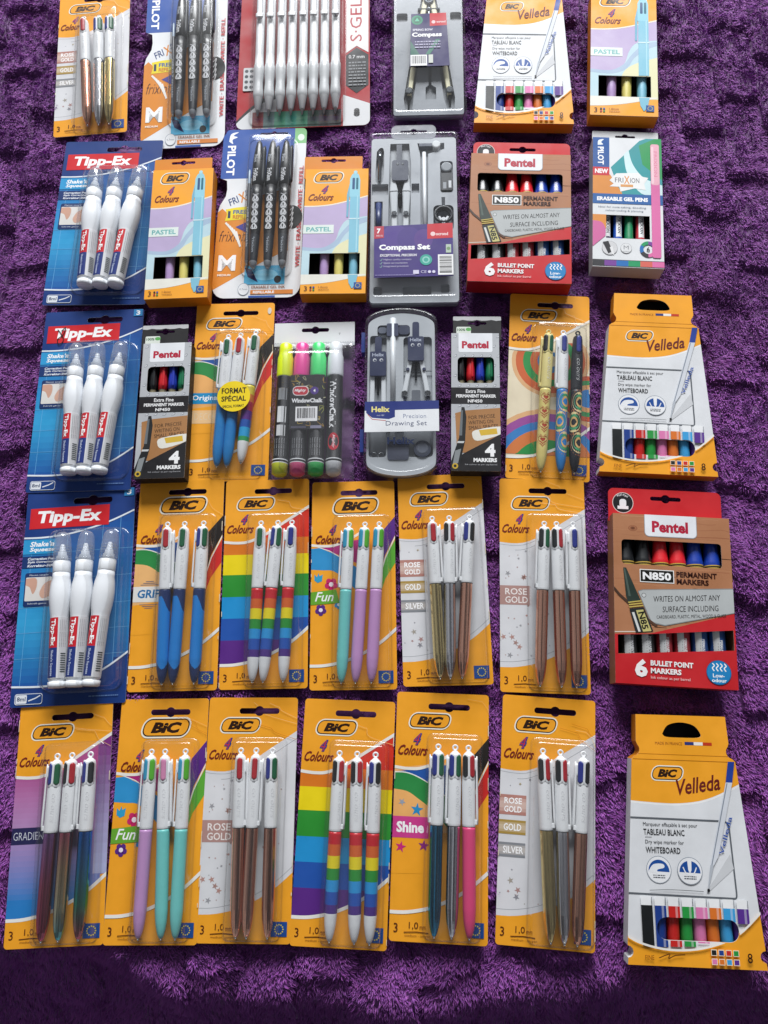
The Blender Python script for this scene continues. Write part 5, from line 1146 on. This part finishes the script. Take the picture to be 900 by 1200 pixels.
    a.poly([(1, 140), (101, 140), (101, 153), (1, 155)], '26357c'); a.poly([(4, 148), (10, 142), (42, 142), (42, 164), (34, 167), (12, 165), (4, 158)], '26357c'); a.text('Helix', 11, 149, 8, 'f2e48a', 24, bold=.03); a.text('since 1887', 18, 160.5, 2, 'c8ccdc', 10)
    a.line([(6, 160), (12, 167), (30, 169)], .8, 'c8504a'); a.text('Precision', 53, 160, 5.6, '7a86a8', 30, bold=-.01); a.text('Drawing Set', 30, 169.5, 8.4, '3f4a72', 54, bold=-.01); m.build('label_band', pk.root)
helix()
#__BLANKET__
# ================================================================== the fleece blanket
def vnoise(x, y, seed=0):
    """smooth value noise on arrays"""
    xi = np.floor(x).astype(int); yi = np.floor(y).astype(int); fx = x-xi; fy = y-yi
    fx = fx*fx*(3-2*fx); fy = fy*fy*(3-2*fy)
    def h(a, b):
        n = (a*374761393+b*668265263+seed*974711) & 0x7fffffff
        n = ((n ^ (n >> 13))*1274126177) & 0x7fffffff
        return ((n ^ (n >> 16)) & 0xffff)/65535.0
    return (h(xi, yi)*(1-fx)+h(xi+1, yi)*fx)*(1-fy)+(h(xi, yi+1)*(1-fx)+h(xi+1, yi+1)*fx)*fy
BA = 0.147                      # quilting runs square to the picture, so a little turned in the scene
def bl_height(X, Y):
    """carved fleece: columns of overlapping pads, each ending in a soft step; falls away over the bed edge"""
    ca, sa = math.cos(BA), math.sin(BA)
    x = (ca*X-sa*Y); y = (sa*X+ca*Y)      # picture-aligned
    wx = x+.016*(vnoise(x*14, y*14, 1)-.5)+.006*(vnoise(x*60, y*60, 31)-.5); wy = y+.022*(vnoise(x*22, y*22, 2)-.5)+.009*(vnoise(x*80, y*80, 3)-.5)
    cw, rh = .048, .102
    c = np.floor(wx/cw); fx = wx/cw-c
    jit = vnoise(c*1.7+.5, c*0+.5, 4)*.25
    ph = -wy/rh+.5*(c % 2)+jit; r = np.floor(ph); f = ph-r
    amp = .45+.55*vnoise(c*3.3+.2, r*2.7+.4, 5)
    step = np.where(f < .045, .5+.5*np.cos(PI*f/.045), 0)
    prof = np.maximum((np.sin(PI/2*np.clip((f-.045)/.95, 0, 1))**2), step)
    edge = np.exp(-(np.minimum(fx, 1-fx)/.07)**2)
    h = .0088*amp*prof-.0028*edge*(.4+.6*amp)+.003*(vnoise(x*26, y*26, 6)-.5)+.003*(vnoise(x*9, y*9, 16)-.5)+.0019*(vnoise(x*130, y*130, 7)-.5)+.0009*(vnoise(x*300, y*300, 9)-.5)
    # bed edge
    yb = -.206+.020*(vnoise(x*11, y*0, 8)-.5)+.034*np.clip((-.20-x)/.08, 0, 1)+.016*np.clip((x-.12)/.04, 0, 1)
    d = np.clip(yb-y, 0, None); h = h-np.minimum(d*d*30, .0+d*1.05)
    return h
XA, XB, YA, YB = -.50, .68, -.38, 1.04
def foot_mask(X, Y, grow=0.0):
    m = np.zeros_like(X)
    for (cx, cy, a, hw, hh) in FOOT:
        ca, sa = math.cos(a), math.sin(a); dx = X-cx; dy = Y-cy
        lx = np.abs(ca*dx+sa*dy)-hw; ly = np.abs(-sa*dx+ca*dy)-hh
        d = np.maximum(lx, ly); m = np.maximum(m, np.clip(-d/.004+.3+grow, 0, 1))
    return m
def blanket():
    n = 620; mN = int(n*(YB-YA)/(XB-XA))
    gx = np.linspace(XA, XB, n); gy = np.linspace(YA, YB, mN); X, Y = np.meshgrid(gx, gy)
    H = bl_height(X, Y); B0 = -.0118
    fm = foot_mask(X, Y); Z = B0+H; Z = Z*(1-fm)+np.minimum(Z, -.0062)*fm
    V = np.stack([X.ravel(), Y.ravel(), Z.ravel()], 1)
    i = np.arange(n-1); j = np.arange(mN-1); I, J = np.meshgrid(i, j); q = (J*n+I).ravel()
    Fq = np.stack([q, q+1, q+n+1, q+n], 1)
    # pile: each tuft is a small curved blade
    NB = 1150000
    x = RNG.uniform(XA+.02, XB-.02, NB); y = RNG.uniform(YA+.02, YB-.02, NB)
    fmk = foot_mask(x, y, -.3); keep = (fmk < .95) | (RNG.uniform(size=NB) < .45); x, y, fmk = x[keep], y[keep], fmk[keep]; NB = len(x)
    h = bl_height(x, y); e = .003
    gxx = (bl_height(x+e, y)-h)/e; gyy = (bl_height(x, y+e)-h)/e
    base = B0+h; base = base*(1-fmk)+np.minimum(base, -.0062)*fmk
    ln = .0054*(.6+.6*RNG.uniform(size=NB))*(1-.72*fmk)
    ang = -PI/2+2.4*(vnoise(x*38, y*38, 11)-.5)+1.9*(vnoise(x*170, y*170, 12)-.5)+.42*RNG.normal(size=NB)
    lean = .5+.75*vnoise(x*150, y*150, 13)+.13*RNG.normal(size=NB)
    lean = np.clip(lean, .1, 1.35); nx, ny = -np.clip(gxx, -1.2, 1.2)*.7, -np.clip(gyy, -1.2, 1.2)*.7
    dx = np.cos(ang)*np.sin(lean)+nx; dy = np.sin(ang)*np.sin(lean)+ny; dz = np.cos(lean)+.25
    L = np.sqrt(dx*dx+dy*dy+dz*dz); dx, dy, dz = dx/L*ln, dy/L*ln, dz/L*ln
    w = .00034*(.7+.8*RNG.uniform(size=NB)); sa = ang+PI/2+.6*RNG.normal(size=NB); sx, sy = np.cos(sa)*w, np.sin(sa)*w
    p = np.stack([x, y, base-.001], 1); t = np.stack([dx, dy, dz], 1); s = np.stack([sx, sy, 0*sx], 1)
    mid = p+t*.55+np.stack([0*x, 0*x, ln*.12], 1)
    BV = np.stack([p-s*.6, p+s*.6, mid+s, mid-s, p+t*np.array([1.05, 1.05, .9])], 1).reshape(-1, 3)
    o = len(V)+5*np.arange(NB)
    nV = len(V)+5*NB
    loops = np.concatenate([Fq.ravel(), np.stack([o, o+1, o+2, o+3, o+3, o+2, o+4], 1).ravel()])
    tot = np.concatenate([np.full(len(Fq), 4), np.tile([4, 3], NB)])
    st = np.concatenate([[0], np.cumsum(tot)[:-1]])
    me = bpy.data.meshes.new('fleece_blanket'); me.vertices.add(nV); me.vertices.foreach_set('co', np.concatenate([V, BV]).ravel())
    me.loops.add(len(loops)); me.loops.foreach_set('vertex_index', loops.astype(np.int32))
    me.polygons.add(len(tot)); me.polygons.foreach_set('loop_start', st.astype(np.int32)); me.polygons.foreach_set('loop_total', tot.astype(np.int32))
    me.polygons.foreach_set('use_smooth', np.ones(len(tot), bool)); me.update()
    tone = RNG.uniform(.9, 1.1, NB); big = .82+.36*vnoise(x*8, y*8, 15)
    c0 = np.array([.275, .070, .345]); cb = np.tile(np.append(c0*.4, 1), (len(V), 1)); cc = c0[None]*(tone*big)[:, None]  # cb: backing darkened in its colour, standing in for shade deep in the pile
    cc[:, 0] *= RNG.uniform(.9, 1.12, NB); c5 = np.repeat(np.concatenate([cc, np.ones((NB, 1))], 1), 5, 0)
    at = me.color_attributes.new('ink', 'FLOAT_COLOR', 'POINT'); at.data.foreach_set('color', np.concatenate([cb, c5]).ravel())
    m, nt, pb, out = nodes_mat('fleece'); a = nt.nodes.new('ShaderNodeVertexColor'); a.layer_name = 'ink'; nt.links.new(a.outputs['Color'], pb.inputs['Base Color'])
    pb.inputs['Roughness'].default_value = .62; pb.inputs['Specular IOR Level'].default_value = .35; pb.inputs['Sheen Weight'].default_value = .35; pb.inputs['Sheen Roughness'].default_value = .4
    pb.inputs['Sheen Tint'].default_value = (.75, .5, 1, 1); me.materials.append(m)
    o = bpy.data.objects.new('fleece_blanket', me); COL.objects.link(o)
    o['label'] = 'purple fluffy fleece blanket with carved blocks under all the packs'; o['category'] = 'blanket'
blanket()
# ================================================================== light
w = bpy.data.worlds.new('World'); sc.world = w; w.use_nodes = True
nt = w.node_tree; bg = nt.nodes['Background']; bg.inputs[1].default_value = .30
tc = nt.nodes.new('ShaderNodeTexCoord'); sp = nt.nodes.new('ShaderNodeSeparateXYZ'); nt.links.new(tc.outputs['Generated'], sp.inputs[0])
no = nt.nodes.new('ShaderNodeTexNoise'); no.inputs['Scale'].default_value = 1.5; no.inputs['Detail'].default_value = 2
mp = nt.nodes.new('ShaderNodeMapping'); mp.inputs['Scale'].default_value = (4.2, .7, 1.0); nt.links.new(tc.outputs['Generated'], mp.inputs['Vector']); nt.links.new(mp.outputs['Vector'], no.inputs['Vector'])
r1 = nt.nodes.new('ShaderNodeValToRGB'); nt.links.new(no.outputs['Fac'], r1.inputs[0])      # stand-in for the unseen room: noise bands shaped to streak the metal barrels
r1.color_ramp.elements[0].position = .42; r1.color_ramp.elements[0].color = (.07, .07, .085, 1); r1.color_ramp.elements[1].position = .60; r1.color_ramp.elements[1].color = (1.25, 1.28, 1.36, 1)
nt.links.new(r1.outputs[0], bg.inputs[0])
def area(name, loc, target, sx, sy, power, col):
    l = bpy.data.lights.new(name, 'AREA'); l.shape = 'RECTANGLE'; l.size = sx; l.size_y = sy; l.energy = power; l.color = col
    o = bpy.data.objects.new(name, l); COL.objects.link(o); o.location = loc
    d = Vector(target)-Vector(loc); o.rotation_euler = d.to_track_quat('-Z', 'Y').to_euler(); return o
area('window_light', (.78, 4.3, 2.2), (.05, .3, 0), 3.0, 1.5, 400, (.97, .985, 1))
sc.view_settings.view_transform = 'Standard'; sc.view_settings.look = 'None'; sc.view_settings.exposure = 0; sc.view_settings.gamma = 1
sc.render.engine = 'CYCLES'
sc.cycles.max_bounces = 12; sc.cycles.transparent_max_bounces = 24; sc.cycles.caustics_reflective = False; sc.cycles.caustics_refractive = False
